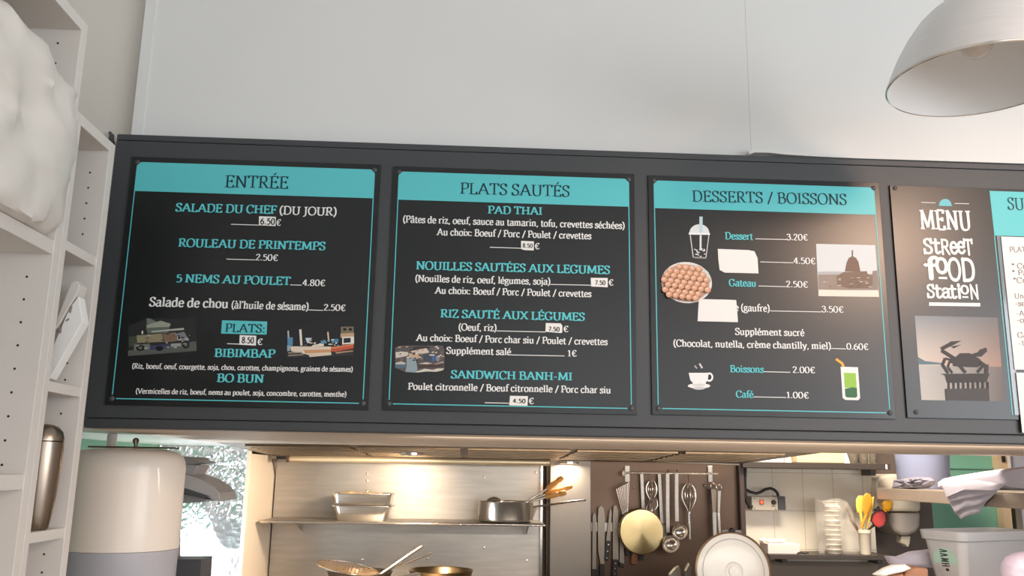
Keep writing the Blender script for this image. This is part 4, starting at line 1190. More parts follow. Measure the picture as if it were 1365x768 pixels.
nar = thing('bookcase', 'narrow white melamine shelf unit standing beside the dark sign board', 'bookcase', (-0.97, 1.71, 0))
zn = 1.55 + 0.665
MB().box(XBK, XF, 1.616, 1.636, 0, zn).build('side_panel', M_MELAMINE, nar, bevel=0.001)
MB().box(XBK, XF, 1.774, 1.800, 0, zn).build('side_panel', M_MELAMINE, nar, bevel=0.001)
MB().box(XBK, XF, 1.636, 1.774, zn - 0.022, zn).build('top_panel', M_MELAMINE, nar, bevel=0.001)
MB().box(XBK, XBK + 0.006, 1.636, 1.774, 0, zn - 0.022).build('back_panel', M_MELAMINE, nar)
znar = [1.55 + 0.395, 1.55 + 0.129, 1.55 - 0.139, 1.55 - 0.41, 0.85, 0.45, 0.06]
for z in znar:
    MB().box(XBK + 0.006, XF - 0.002, 1.636, 1.774, z, z + 0.019).build('shelf', M_MELAMINE, nar, bevel=0.001)
q0, q1 = W(122.5, 210, 1.774), W(108.75, 312.2, 1.774)
hp = [(q0.x, q0.z + (q1.z - q0.z) * k / 5) for k in range(-1, 60)]
holes(nar, 1.774, [q for q in hp if 0.1 < q[1] < zn - 0.04 and all(not (z - 0.004 < q[1] < z + 0.023) for z in znar)], 0.0021)

# plastic bundle stuffed in the tall bookcase
bag = MB()
c0 = Vector((-0.90, 1.30, 1.55 + 0.57))
n1, n2 = 60, 84
vs, fs = [], []
for i in range(n1 + 1):
    th = PI * i / n1
    for k in range(n2):
        ph = 2 * PI * k / n2
        d = Vector((math.sin(th) * math.cos(ph), math.sin(th) * math.sin(ph), math.cos(th)))
        s = 1.0 / max(abs(d.x) ** 5 + abs(d.y) ** 5 + abs(d.z) ** 5, 1e-6) ** 0.2
        p = Vector((d.x * s * 0.186, d.y * s * 0.335, d.z * s * ((0.165 if d.z > 0 else 0.215) + 0.03 * (d.y < 0) * abs(d.y))))
        rdg = abs(noise.noise(p * 6.5 + Vector((9, 2, 1)))) * 0.042 + abs(noise.noise(p * 15 + Vector((2, 7, 1)))) * 0.018 + abs(noise.noise(p * 30 + Vector((4, 1, 8)))) * 0.006
        q = c0 + p - d * rdg
        q.z = max(q.z, 1.55 + 0.401)
        if q.x < -0.753:
            q.y = min(q.y, 1.587)
        q.y = min(q.y, 1.612)
        q.z = min(q.z, 1.55 + 0.818) if q.x < -0.757 else q.z
        q.x = max(q.x, XBK + 0.008)
        vs.append(q)
for i in range(n1):
    for k in range(n2):
        k2 = (k + 1) % n2
        fs.append((i * n2 + k, (i + 1) * n2 + k, (i + 1) * n2 + k2, i * n2 + k2))
bag.add(vs, fs)
tag(bag.build('plastic_bag', M_BAG, smooth=True, loc=(c0.x, c0.y, 1.951)), 'big crumpled white plastic bag bulging out of the upper bay of the tall bookcase', 'bag')

# leaning white box in the narrow unit
YC = 1.70
cb = [W(92, 412, YC), W(104.5, 395, YC), W(110, 429, YC), W(66, 505, YC), W(52, 505, YC)]
bx = thing('flat_box', 'flat white printed box leaning on the middle shelf of the narrow unit', 'box', (-0.86, YC, 1.55 + 0.148))
MB().prism([(p.x, p.y, max(p.z, 1.55 + 0.1485)) for p in cb], (0, 0.03, 0)).build('body', M_PAPER, bx, bevel=0.001)
MB().prism([W(70, 440, YC - 0.003), W(95, 376, YC - 0.003), W(102, 374, YC - 0.003), W(106, 380, YC - 0.003), W(102, 392, YC - 0.003), W(75, 437, YC - 0.003)], (0, 0.036, 0)).build('folded_lid', M_MELAMINE, bx, bevel=0.001)
pr = MB()
for a, b, w in (((93, 417), (95, 408), 3.2), ((76, 432), (83, 418), 1.4), ((80, 444), (81, 436), 3), ((88, 428), (92, 425), 2.4), ((97, 400), (98, 396), 1)):
    pr.poly([W(x, y, YC - 0.0006) for x, y in thick_line(a, b, w)])
pr.build('print', mat('faded_print', (150, 138, 128), 0.6), bx)

# steel flask
YF = 1.705
fz = 1.55 - 0.139 + 0.0195
top = W(60, 564, YF)
fl = thing('vacuum_flask', 'tall curved stainless steel flask with domed cap on the narrow shelf unit', 'flask', (W(47, 690, YF).x, YF, fz))
H_ = top.z - fz
fx = W(52, 640, YF).x
MB().lathe((fx, YF, fz), (0, 0, 1), [(0.022, 0), (0.025, 0.003), (0.029, H_ * .15), (0.033, H_ * .35), (0.035, H_ * .55), (0.0355, H_ * .74), (0.0345, H_ * .82), (0.0325, H_ * .825)], 36).build('body', M_FLASK, fl, smooth=True)
MB().lathe((fx, YF, fz), (0, 0, 1), [(0.0325, H_ * .825), (0.0345, H_ * .83), (0.0345, H_ * .86), (0.031, H_ * .92), (0.023, H_ * .965), (0.013, H_ * .985), (0.001, H_ * .99)], 36).build('cap', M_FLASK, fl, smooth=True)

# =================================================================== HATCH COUNTER
sc_ = thing('serving_counter', 'steel topped serving counter under the hatch, below the picture edge', 'counter', (1.4, 2.45, 0))
MB().box(-1.15, 3.9, 2.05, 2.95, 1.13, 1.17).build('counter_top', M_STEEL, sc_)
MB().box(-1.15, 3.9, 2.15, 2.80, 0.0, 1.129).build('counter_base', M_SLATE, sc_)

# =================================================================== WATER HEATER, FOIL, LEFT SIDE
YWH = 2.30
wl, wr = W(86, 690, YWH), W(241, 690, YWH)
cxw = (wl.x + wr.x) / 2
rw = (wr.x - wl.x) / 2 * 0.97
ztop = W(175, 597, YWH).z
zband = W(178, 738, YWH - rw).z
boil = thing('water_heater', 'cream enamel cylinder water heater with grey lower band in the left corner of the kitchen', 'water heater', (cxw, YWH, 1.17))
MB().lathe((cxw, YWH, 0), (0, 0, 1), [(rw, zband), (rw, ztop - 0.05), (rw * .985, ztop - 0.034), (rw * .94, ztop - 0.02), (rw * .84, ztop - 0.009), (rw * .6, ztop - 0.003), (0.001, ztop)], 72).build('tank_body', M_CREAM, boil, smooth=True)
MB().lathe((cxw, YWH, 0), (0, 0, 1), [(rw * .9, 1.172), (rw * .985, 1.19), (rw * .995, zband - 0.001)], 72).build('lower_band', M_BAND, boil, smooth=True)
e_ = W(181, 592, YWH)
MB().tube([W(181, 599, YWH), W(181, 586, YWH)], 0.005, 8).tube([W(181, 588, YWH) + Vector((0.006 * math.cos(a), 0, 0.006 * math.sin(a))) for a in np.linspace(0, 2 * PI, 12, endpoint=False)], 0.0025, 6, closed=True).build('lifting_eye', M_STEELDK, boil, smooth=True)
lg = W(230, 724, YWH - rw * .6)
MB().box(cxw - 0.1, cxw + 0.12, YWH - 0.012, YWH + 0.012, ztop - 0.001, ztop + 0.003).build('top_bracket', M_STEELDK, boil)
pipe = tag(MB().tube([W(147, 606, 2.36), (W(147, 606, 2.36).x, 2.36, 1.627)], 0.012, 16).build('water_pipe', M_MELAMINE, smooth=True, loc=W(147, 606, 2.36)), 'short pale pipe rising from the water heater to the hatch lining', 'pipe')

# foil covered panel
YFO = 3.55
fx0, fx1 = -1.198, -0.853
fo = MB()
nx, nz = 70, 130
zf0, zf1 = 0.9, 1.627
vs, fs = [], []
for j in range(nz + 1):
    for i in range(nx + 1):
        x = fx0 + (fx1 - fx0) * i / nx
        z = zf0 + (zf1 - zf0) * j / nz
        t = (z - 1.27) / 0.35
        fine = min(1, max(0.12, t * 1.6))
        p = Vector((x * 9, z * 9, 1.3))
        a = (abs(noise.noise(p * 4.0)) - .3) * 0.011 * fine + (abs(noise.noise(p * 9.0)) - .3) * 0.004 * fine
        a += (abs(noise.noise(p * 0.55 + Vector((5, 2, 0)))) - 0.2) * 0.022
        vs.append((x, YFO + a, z))
for j in range(nz):
    for i in range(nx):
        k = j * (nx + 1) + i
        fs += [(k, k + 1, k + nx + 2), (k, k + nx + 2, k + nx + 1)]
fo.add(vs, fs)
fop = thing('foil_panel', 'wall panel wrapped in crumpled shiny aluminium foil behind the water heater', 'foil panel', (-1.02, YFO + 0.04, 0.9))
fo.build('foil', M_FOIL, fop)
MB().box(fx0, fx1, YFO + 0.03, YFO + 0.06, 0.9, 1.627).build('backing_panel', M_MELAMINE, fop)

# grey extractor cowl beside the heater
YG = 2.62
cw = thing('extractor_cowl', 'grey plastic cowl with stacked visors jutting out behind the water heater', 'cowl', W(232, 675, YG))


def slab(parent, name, pts, Y0, Y1, mt, bevel=0.002):
    a = [W(x, y, Y0) for x, y in pts]
    return MB().prism(a, (0, Y1 - Y0, 0)).build(name, mt, parent, bevel=bevel)


slab(cw, 'upper_visor', [(225, 608), (256, 609), (258, 613), (271, 616), (262, 619), (225, 619)], YG, YG + 0.16, M_GREY)
slab(cw, 'neck', [(225, 617), (264, 620), (258, 632), (270, 637), (255, 641), (225, 640)], YG + 0.02, YG + 0.14, mat('pale_grey_plastic', (168, 164, 164), 0.45))
slab(cw, 'visor_shell', [(225, 634), (246, 632), (266, 638), (284, 648), (292, 657), (295, 668), (292, 669), (270, 660), (240, 650), (225, 648)], YG - 0.03, YG + 0.15, mat('pale_grey_plastic', (168, 164, 164), 0.45), 0.004)
slab(cw, 'dark_slot', [(225, 644), (262, 656), (280, 662), (272, 664), (225, 652)], YG - 0.034, YG - 0.030, M_DKGREY, 0)
slab(cw, 'lower_body', [(225, 654), (268, 663), (276, 666), (268, 670), (225, 672)], YG - 0.01, YG + 0.14, M_GREY)
slab(cw, 'stem', [(212, 671), (232, 671), (232, 800), (212, 800)], YG + 0.03, YG + 0.09, M_GREY)
gb = [(222, 746), (269.5, 745.5), (269, 768), (258, 775), (222, 775)]
tag(slab(None, 'grey_box', gb, 2.50, 2.60, M_DKGREY), 'dark grey plastic box low beside the water heater, before the foil', 'box')
o_ = bpy.data.objects['grey_box']
for v in o_.data.vertices:
    if v.co.z < 1.30:
        v.co.z = 1.171

# =================================================================== COOKING HOOD AND STEEL BACK WALL
YW = 4.0
hood = thing('cooking_hood', 'long steel cooking hood with brownish filters under the hatch head', 'hood', (0.2, 3.5, 1.56))
XH0, XH1 = -0.832, W(985, 620, 3.95).x
zfa, zfb = 1.6275, W(600, 612, 3.93).z
MB().add([(XH0, 3.02, zfa), (XH1, 3.02, zfa), (XH1, 3.93, zfb), (XH0, 3.93, zfb), (XH0, 3.02, zfa + .02), (XH1, 3.02, zfa + .02), (XH1, 3.93, zfb + .02), (XH0, 3.93, zfb + .02)], [(0, 1, 2, 3), (7, 6, 5, 4), (0, 4, 5, 1), (1, 5, 6, 2), (2, 6, 7, 3), (3, 7, 4, 0)]) if False else None
hb = MB()
hb.add([(XH0, 3.021, zfa), (XH1, 3.021, zfa), (XH1, 3.93, zfb), (XH0, 3.93, zfb), (XH0, 3.021, zfa + .012), (XH1, 3.021, zfa + .012), (XH1, 3.93, zfb + .012), (XH0, 3.93, zfb + .012)], [(0, 1, 2, 3), (7, 6, 5, 4), (0, 4, 5, 1), (1, 5, 6, 2), (2, 6, 7, 3), (3, 7, 4, 0)])
hb.build('hood_panel', M_STEELDK, hood)
nfl = 5
for k in range(nfl):
    a, b = XH0 + 0.08 + (XH1 - XH0 - 0.16) * k / nfl, XH0 + 0.08 + (XH1 - XH0 - 0.16) * (k + 0.93) / nfl
    f_ = MB()
    for s_ in range(7):
        u0, u1 = 0.06 + 0.1 * s_, 0.06 + 0.1 * s_ + 0.06
        ya, yb = 3.021 + .909 * u0, 3.021 + .909 * u1
        za, zb_ = zfa + (zfb - zfa) * u0, zfa + (zfb - zfa) * u1
        f_.add([(a, ya, za - .001), (b, ya, za - .001), (b, yb, zb_ - .001), (a, yb, zb_ - .001), (a, ya, za - .007), (b, ya, za - .007), (b, yb, zb_ - .007), (a, yb, zb_ - .007)], [(0, 1, 2, 3), (7, 6, 5, 4), (0, 4, 5, 1), (1, 5, 6, 2), (2, 6, 7, 3), (3, 7, 4, 0)])
    f_.build('filter', M_PLATE, hood)
ga, gb_ = W(386, 613, 3.80), W(733, 613, 3.80)
zg = W(560, 614.2, 3.80).z
MB().tube([(ga.x, 3.80, zg), (gb_.x, 3.80, zg)], 0.0142, 20).build('gutter_tube', mat('warm_steel_tube', (240, 220, 186), 0.4, 0.7), hood, smooth=True)
MB().tube([W(788, 611.5, 3.88), W(880, 615, 3.88), W(985, 619, 3.88)], 0.005, 10).build('gutter_tube', M_STEEL, hood, smooth=True)
MB().box(ga.x - 0.012, ga.x, 3.78, 3.83, zg - 0.016, zg + 0.016).build('gutter_end', M_STEELDK, hood)
# hood lamps
zl = 1.585
for X_, Y_ in ((0.455, 3.885), (-0.20, 3.35)):
    lz_ = zfa + (zfb - zfa) * (Y_ - 3.021) / .909 - 0.008
    lh = MB().lathe((X_, Y_, lz_), (0, 0, -1), [(0.045, -0.002), (0.045, 0.006), (0.038, 0.008)], 32).build('lamp_ring', M_CHROME, hood, smooth=True)
    MB().lathe((X_, Y_, lz_), (0, 0, -1), [(0.037, 0.004), (0.037, 0.0075)], 32).build('lamp_glass', M_LAMP, lh)

# steel side cheek of the hood bay
XC = -0.84
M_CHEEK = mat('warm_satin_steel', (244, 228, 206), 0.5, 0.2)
ck = thing('steel_cheek', 'tall steel side sheet catching warm light at the left end of the cooking bay', 'side panel', (XC, 3.75, 0.9))
MB().box(XC - 0.004, XC, 3.54, 4.02, 0.9, 1.60).build('sheet', M_CHEEK, ck)
MB().box(XC - 0.012, XC + 0.004, 3.525, 3.545, 0.9, 1.626).build('front_post', M_CHEEK, ck, bevel=0.002)
MB().prism([(XC + .001, 3.93, 1.585), (XC + .001, 4.01, 1.585), (XC + .001, 4.01, 1.51)], (0.005, 0, 0)).build('corner_gusset', M_STEELDK, ck)

# back panels
XR = W(722, 690, YW).x
bp1 = tag(MB().box(XC + 0.007, XR, YW, 4.038, 0.85, 1.585).build('steel_back_panel', M_STEEL, loc=(0, YW, 0.85)), 'smeared steel splashback behind the pan shelf', 'splashback')
bp2 = tag(MB().box(XR + 0.02, W(994, 690, 3.99).x, 3.99, 4.036, 0.85, 1.62).build('steel_back_panel', mat('dark_brown_steel', (104, 86, 74), 0.4, 0.9, noise_amt=0.25, noise_scale=4), loc=(0.8, YW, 0.85)), 'dark steel splashback behind the hanging utensils', 'splashback')
MB().box(XR - 0.008, XR + 0.004, 3.985, YW, 0.85, 1.58).build('edge_strip', M_CHROME, bp1, bevel=0.001)
rv = MB()
for q in ((489, 632), (489, 641), (489, 655), (483, 746), (645, 637), (714, 630), (702, 747), (702, 707), (645, 730), (570, 745)):
    w_ = W(*q, YW)
    MB().lathe((w_.x, YW, w_.z), (0, -1, 0), [(0.006, 0), (0.005, 0.002), (0.001, 0.003)], 12).build('rivet', M_CHROME, bp1, smooth=True)
cx0, cx1 = W(733, 690, 3.945).x, W(788, 690, 3.945).x
tag(MB().box(cx0, cx1, 3.945, 3.989, 0.85, W(760, 603, 3.945).z).build('steel_duct', mat('satin_duct_steel', (150, 142, 134), 0.5, 0.8, noise_amt=0.12, noise_scale=4), bevel=0.003, loc=(cx0, 3.95, 0.85)), 'plain steel duct casing between the pan shelf and the knives', 'duct')

# pan shelf
YSF = 3.70
zs = W(560, 697, YSF).z
sx0, sx1 = XC + 0.02, W(727, 699, YSF).x
ps = thing('wall_shelf', 'long steel wall shelf carrying the gastro trays and the saucepan', 'shelf', ((sx0 + sx1) / 2, 3.9, zs))
MB().box(sx0, sx1, YSF, YW - 0.016, zs - 0.004, zs).build('shelf_plate', M_STEEL, ps)
MB().tube([(sx0, YSF, zs - 0.004), (sx1, YSF, zs - 0.004)], 0.0055, 10).build('rolled_edge', M_CHROME, ps, smooth=True)
for xx in (sx0 + 0.12, sx1 - 0.06):
    MB().prism([(xx, YW - 0.016, zs - 0.004), (xx, 3.80, zs - 0.004), (xx, YW - 0.016, zs - 0.06)], (0.004, 0, 0)).build('bracket', M_STEEL, ps)
zs2 = W(590, 790, 3.6).z
lo = thing('cooking_ledge', 'steel topped ledge under the frying pans, below the picture edge', 'ledge', (0, 3.7, 0.85))
MB().box(sx0, sx1, 3.45, YW - 0.016, zs2 - 0.03, zs2).build('ledge_top', M_STEEL, lo)
MB().box(sx0 + .02, sx1 - .02, 3.5, YW - 0.03, 0.85, zs2 - 0.0305).build('ledge_base', M_SLATE, lo)
wt_ = thing('kitchen_counter', 'long steel topped counter along the kitchen back wall', 'counter', (1.5, 3.6, 0))
MB().box(sx0, 3.9, 3.30, YW - 0.02, 0.80, 0.849).build('counter_top', M_STEEL, wt_)
MB().box(sx0, 3.9, 3.36, YW - 0.02, 0.0, 0.799).build('counter_base', M_SLATE, wt_)


# ------------------------------------------------------------------ gastro trays
def tray(zb, wtop, wbot, d, h, cx, cy, label, flare):
    t = thing('gastro_tray', label, 'tray', (cx, cy, zb), 'gastro trays on the wall shelf')

    def ring(w, dd, z, r):
        out = []
        for sx, sy, a0 in ((1, 1, 0), (-1, 1, 90), (-1, -1, 180), (1, -1, 270)):
            for k in range(5):
                a = math.radians(a0 + 22.5 * k)
                out.append((cx + sx * (w / 2 - r) + r * math.cos(a), cy + sy * (dd / 2 - r) + r * math.sin(a), z))
        return out
    rings = [ring(wbot, d * .9, zb, .02), ring(wbot + .004, d * .9 + .004, zb + .003, .022), ring(wtop, d, zb + h - .002, .025), ring(wtop + flare, d + flare, zb + h, .03), ring(wtop + flare, d + flare, zb + h + .003, .03), ring(wtop - .003, d - .003, zb + h - 0.0005, .024), ring(wbot - .002, d * .9 - .002, zb + .004, .02)]
    vs = [p for r in rings for p in r]
    n = 20
    fs = [tuple(range(n))[::-1]]
    for i in range(len(rings) - 1):
        for k in range(n):
            fs.append((i * n + k, i * n + (k + 1) % n, (i + 1) * n + (k + 1) % n, (i + 1) * n + k))
    fs.append(tuple((len(rings) - 1) * n + k for k in range(n)))
    mb = MB()
    mb.add(vs, fs)
    mb.build('tray_body', M_CHROME, t, smooth=True)
    return t


YTR = 3.82
hA = px(18, YTR)
hB = px(14, YTR)
tray(zs + 0.0005, px(72, YTR), px(62, YTR), 0.15, hA, W(484, 690, YTR).x, YTR, 'lower of the two stacked steel gastro trays on the wall shelf', 0.02)
tr2 = tray(zs + hA + 0.005, px(76, YTR), px(70, YTR), 0.15, hB, W(484, 680, YTR).x, YTR, 'upper steel gastro tray holding beige food, stacked on the wall shelf', 0.018)
fd = MB()
rr = random.Random(5)
fzz = zs + hA + 0.005 + hB
for k in range(22):
    fd.ball((W(484, 680, YTR).x + rr.uniform(-.09, .075), YTR + rr.uniform(-.04, .04), fzz - 0.006 + rr.uniform(0, .008)), rr.uniform(.010, .017), None, 6, (1, 1, .6))
tag(fd.build('sliced_food', mat('beige_food', (206, 172, 130), 0.6, noise_amt=.1), smooth=True, loc=(W(484, 680, YTR).x, YTR, fzz)), 'heap of beige sliced food lying in the upper gastro tray', 'food', kind='stuff')


# ------------------------------------------------------------------ saucepan with ladles
YSP = 3.82
sxl, sxr = W(636.5, 680, YSP).x, W(711, 680, YSP).x
rs = (sxr - sxl) / 2
scx = (sxl + sxr) / 2
hs = W(675, 670, YSP - rs).z - zs
sp = thing('saucepan', 'polished steel saucepan holding ladles on the wall shelf', 'saucepan', (scx, YSP, zs))
zs_ = zs + 0.001
MB().lathe((scx, YSP, zs_), (0, 0, 1), [(0.001, 0), (rs * .9, 0), (rs * .97, .006), (rs * .985, .015), (rs * .985, hs - .003), (rs, hs), (rs * .995, hs + .001), (rs * .965, hs - .003), (rs * .965, .012), (rs * .9, .006), (0.001, .006)], 48, caps=False).build('pan_body', M_CHROME, sp, smooth=True)
ha, hb2 = W(712, 676, YSP), W(781, 667, YSP - 0.02)
hd = MB()
dv = (hb2 - ha)
for off in (-0.012, 0.012):
    hd.tube([ha + Vector((-0.004, off, 0)), ha + dv * .3 + Vector((0, off, 0.001)), ha + dv * .8 + Vector((0, off * .9, 0.003)), hb2 + Vector((0, off * .15, 0))], [.0035, .004, .004, .0035], 8)
hd.build('handle', M_CHROME, sp, smooth=True)
MB().prism([W(711, 674, YSP), W(716, 678, YSP), W(711, 690, YSP)], (0, 0.02, 0)).build('handle_bracket', M_STEELDK, sp)


def wooden_ladle(label, tip, mid, end, Y0, Y1, r=.009):
    t = thing('wooden_handled_spoon', label, 'spoon', W(*tip, Y0), 'wooden handled spoons in the saucepan')
    a, b, c = W(*tip, Y0), W(*mid, (Y0 + Y1) / 2), W(*end, Y1)
    MB().tube([a, a.lerp(b, .5), b], [.003, .004, .005], 10).build('shaft', M_CHROME, t, smooth=True)
    d = (c - b)
    MB().tube([b, b + d * .08, b + d * .3, b + d * .6, b + d * .64, b + d * .68, b + d * .8, b + d * .95, c], [r * .7, r * .9, r, r * 1.0, r * .8, r * 1.0, r * 1.05, r * .9, r * .4], 12).build('wooden_grip', M_WOOD, t, smooth=True)
    return t


wooden_ladle('uppermost wooden handled spoon leaning out of the saucepan', (690, 676), (729, 652), (751, 635.5), YSP, YSP + .02, .012)
wooden_ladle('middle wooden handled spoon leaning out of the saucepan, reaching furthest right', (680, 678), (727, 659), (763, 648), YSP, YSP + .03, .011)
wooden_ladle('lowest wooden handled spoon leaning out of the saucepan', (672, 680), (727, 663), (755, 656.5), YSP - .02, YSP - .01, .011)
lb = thing('ladle', 'upturned steel ladle bowl showing above the saucepan rim', 'ladle', W(659, 672, YSP))
lc_ = W(659, 672.5, YSP)
MB().lathe(lc_, (0, 0, 1), [(px(13, YSP), -.008), (px(13, YSP), 0), (px(12, YSP), .012), (px(9.5, YSP), .022), (px(5, YSP), .030), (0.001, .0325)], 32, caps=False).build('bowl', M_CHROME, lb, smooth=True)
MB().tube([lc_ + Vector((.03, 0, 0)), W(690, 672, YSP + .02)], .004, 8).build('handle', M_CHROME, lb, smooth=True)


# ------------------------------------------------------------------ frying pans at the bottom
def frypan(label, cxp, rim_y, rp, Y, inside, name='frying_pan'):
    t = thing(name, label, 'pan', (W(cxp, rim_y, Y).x, Y, zs2), 'pans on the cooking ledge')
    c = W(cxp, rim_y, Y)
    r = px(rp, Y)
    h = c.z - zs2 - 0.001
    MB().lathe((c.x, Y, zs2 + .001), (0, 0, 1), [(.001, 0), (r * .78, 0), (r * .84, .006), (r * .97, h - .004), (r * 1.0, h), (r * .985, h + .0015), (r * .95, h - .004), (r * .81, .008), (.001, .006)], 48, caps=False).build('pan_body', inside, t, smooth=True)
    return t, c, r, h


f1, c1, r1, h1 = frypan('steel frying pan under the wire skimmer, low at the left of the cooking bay', 480, 762, 42, 3.66, M_STEELDK)
f2, c2, r2, h2 = frypan('golden lined steel pan beside the skimmer pan, low in the cooking bay', 588, 760, 42, 3.66, M_GOLD)
a_, b_ = W(505, 767, 3.62), W(561.5, 728, 3.70)
MB().tube([a_, b_], [.006, .0085], 12).build('handle', M_CHROME, f1, smooth=True)
a_, b_ = W(503, 765, 3.66), W(573, 738.5, 3.72)
st = thing('wire_skimmer', 'round wire skimmer resting tilted on the frying pan', 'skimmer', W(455, 758, 3.64))
sk = MB()
ctr = W(463, 757, 3.64)
ex = (W(505, 766, 3.64) - W(424, 751, 3.64)) * .5
ey = Vector((0, .085, 0.012))
ringp = [ctr + ex * math.cos(t) + ey * math.sin(t) for t in np.linspace(0, 2 * PI, 40, endpoint=False)]
MB().tube(ringp, .003, 8, closed=True).build('rim', M_CHROME, st, smooth=True)
for k in range(-7, 8):
    u = k / 8
    s_ = math.sqrt(1 - u * u)
    sk.tube([ctr + ex * u * .98 + ey * s_ * t + Vector((0, 0, -.012 * (1 - t * t) * s_)) for t in (-1, -.5, 0, .5, 1)], .0011, 5)
    sk.tube([ctr + ex * s_ * t + ey * u * .98 + Vector((0, 0, -.012 * (1 - t * t) * s_)) for t in (-1, -.5, 0, .5, 1)], .0011, 5)
sk.build('wire_mesh', mat('bronze_wire', (176, 150, 120), .35, 1.0), st, smooth=True)
MB().tube([W(503, 765.5, 3.64), b_], .0038, 8).tube([b_, W(575, 737, 3.72)], .005, 8).build('handle', M_CHROME, st, smooth=True)
MB().tube([W(530, 772, 3.57), W(560, 766, 3.55), W(528, 772, 3.45)], .006, 10).build('handle', M_CHROME, f2, smooth=True) if False else None
MB().prism([W(531, 768, 3.56), W(556, 763.4, 3.56), W(566, 764.5, 3.56), W(560, 768, 3.56), W(540, 772, 3.56)], (0, .02, 0)).build('handle', M_CHROME, f2, bevel=.002)

# =================================================================== UTENSIL WALL
YU = 3.95
rl = thing('utensil_rail', 'slim steel rail on the dark splashback from which utensils hang', 'rail', W(896, 631, YU))
MB().tube([W(834, 630.5, YU), W(957, 631.6, YU)], .0042, 12).build('bar', M_CHROME, rl, smooth=True)
for X_ in (836, 946.5):
    a, b = W(X_ - 3.5, 621, 3.985), W(X_ + 3.5, 643, 3.985)
    MB().box(a.x, b.x, 3.980, 3.989, b.z, a.z).build('bracket', M_STEEL, rl, bevel=.002)
    q = W(X_, 631, YU)
    MB().tube([(q.x, 3.98, q.z), (q.x, YU, q.z)], .005, 8).build('standoff', M_STEEL, rl, smooth=True)
q = W(832, 631, YU)
MB().ball((q.x, YU, q.z), .013, None, 8, (.7, 1, 1)).build('end_knob', M_POT, rl, smooth=True)


def hook(mb, x, y0, y1, Y, w=.0018):
    """small wire hook from the rail down to a utensil"""
    a, b = W(x, y0, YU), W(x, y1, Y)
    mb.tube([a + Vector((0, -.006, .004)), a + Vector((0, 0, .007)), a + Vector((0, .007, 0)), b], w, 6)


def whisk(label, x, ytop, ybell, yend, wpx, Y, xend=None):
    xe = x if xend is None else xend
    t = thing('whisk', label, 'whisk', W(x, ytop, Y), 'whisks on the utensil rail')
    a, b, c = W(x, ytop, Y), W((x * .4 + xe * .6), ybell, Y), W(xe, yend, Y)
    R_ = px(wpx / 2, Y)
    ax = (b - a)
    mb = MB()
    for k in range(4):
        an = PI * k / 4
        side = Vector((math.cos(an), math.sin(an) * .9, 0))
        line = []
        for s_ in np.linspace(-1, 1, 25):
            u = abs(s_) ** 1.3
            wd = math.sqrt(max(0, 1 - (1 - u / .42) ** 2)) if u < .42 else .16 + .84 * max(0.0, math.cos((u - .42) / .58 * PI / 2)) ** 1.5
            line.append(a + ax * u + side * R_ * wd * (1 if s_ >= 0 else -1))
        mb.tube(line, .0021, 6)
    mb.build('wires', M_CHROME, t, smooth=True)
    MB().tube([b - ax * .05, b, b.lerp(c, .06), b.lerp(c, .5), c], [.005, .007, .0062, .0068, .0072], 12).build('grip', M_CHROME, t, smooth=True)
    h = MB()
    hook(h, x, 631, ytop + 1, Y)
    h.build('hook', M_CHROME, t, smooth=True)
    return t


whisk('large balloon whisk hanging alone right of the ladles', 918, 645, 683, 719, 19, YU - .01, 919.5)
whisk('smaller whisk hanging above the gold pan', 868.5, 641, 669, 684, 14.5, YU, 868.5)


def ladle(label, x, ytop, yb, rb, Y):
    t = thing('ladle', label, 'ladle', W(x, ytop, Y), 'ladles on the utensil rail')
    c = W(x + 2, yb, Y - .02)
    R_ = px(rb, Y)
    a = W(x, ytop, Y)
    hw = .0075
    pts = [a, W(x, (ytop + yb) / 2, Y), W(x + .5, yb - rb, Y)]
    mb = MB()
    for p, q in zip(pts[:-1], pts[1:]):
        mb.obox((p + q) / 2, (hw, 0, 0), (0, .0014, 0), (q - p) / 2)
    mb.build('handle', M_STEEL, t)
    MB().tube([a, a + Vector((0, .004, .01)), a + Vector((0, -.006, .014)), a + Vector((0, -.012, .004))], .003, 8).build('hook_end', M_CHROME, t, smooth=True)
    MB().lathe(c, (0, -.9, -.35), [(.001, 0), (R_ * .5, .003), (R_ * .85, .012), (R_ * 1.0, .026), (R_ * 1.03, .034), (R_ * .97, .034), (R_ * .9, .02), (R_ * .5, .007), (.001, .004)][::-1], 32, caps=False).build('bowl', M_CHROME, t, smooth=True)
    return t


ladle('steel ladle with the lower bowl, hanging left of its twin', 890, 631, 721, 11, YU - .02)
ladle('steel ladle with the higher bowl, hanging right of its twin', 902, 631, 705, 10, YU - .012)
for lab, x0_, x1_, yb_ in (('long flat handled skimmer hanging behind the gold pan', 855.5, 858, 690), ('long flat steel spoon hanging right of the gold pan', 879, 882.5, 700)):
    t = thing('spoon', lab, 'spoon', W(x0_, 632, YU + .012), 'flat handled spoons on the utensil rail')
    MB().prism([W(x0_ - 2, 632, YU + .012), W(x0_ + 2, 632, YU + .012), W(x1_ + 2, yb_, YU + .012), W(x1_ - 2, yb_, YU + .012)], (0, .003, 0)).build('handle', M_STEEL, t)
    qq = W(x1_, yb_ + 8, YU + .012)
    MB().ball(qq, .028, None, 10, (.9, .3, 1.2)).build('bowl', M_STEEL, t, smooth=True)
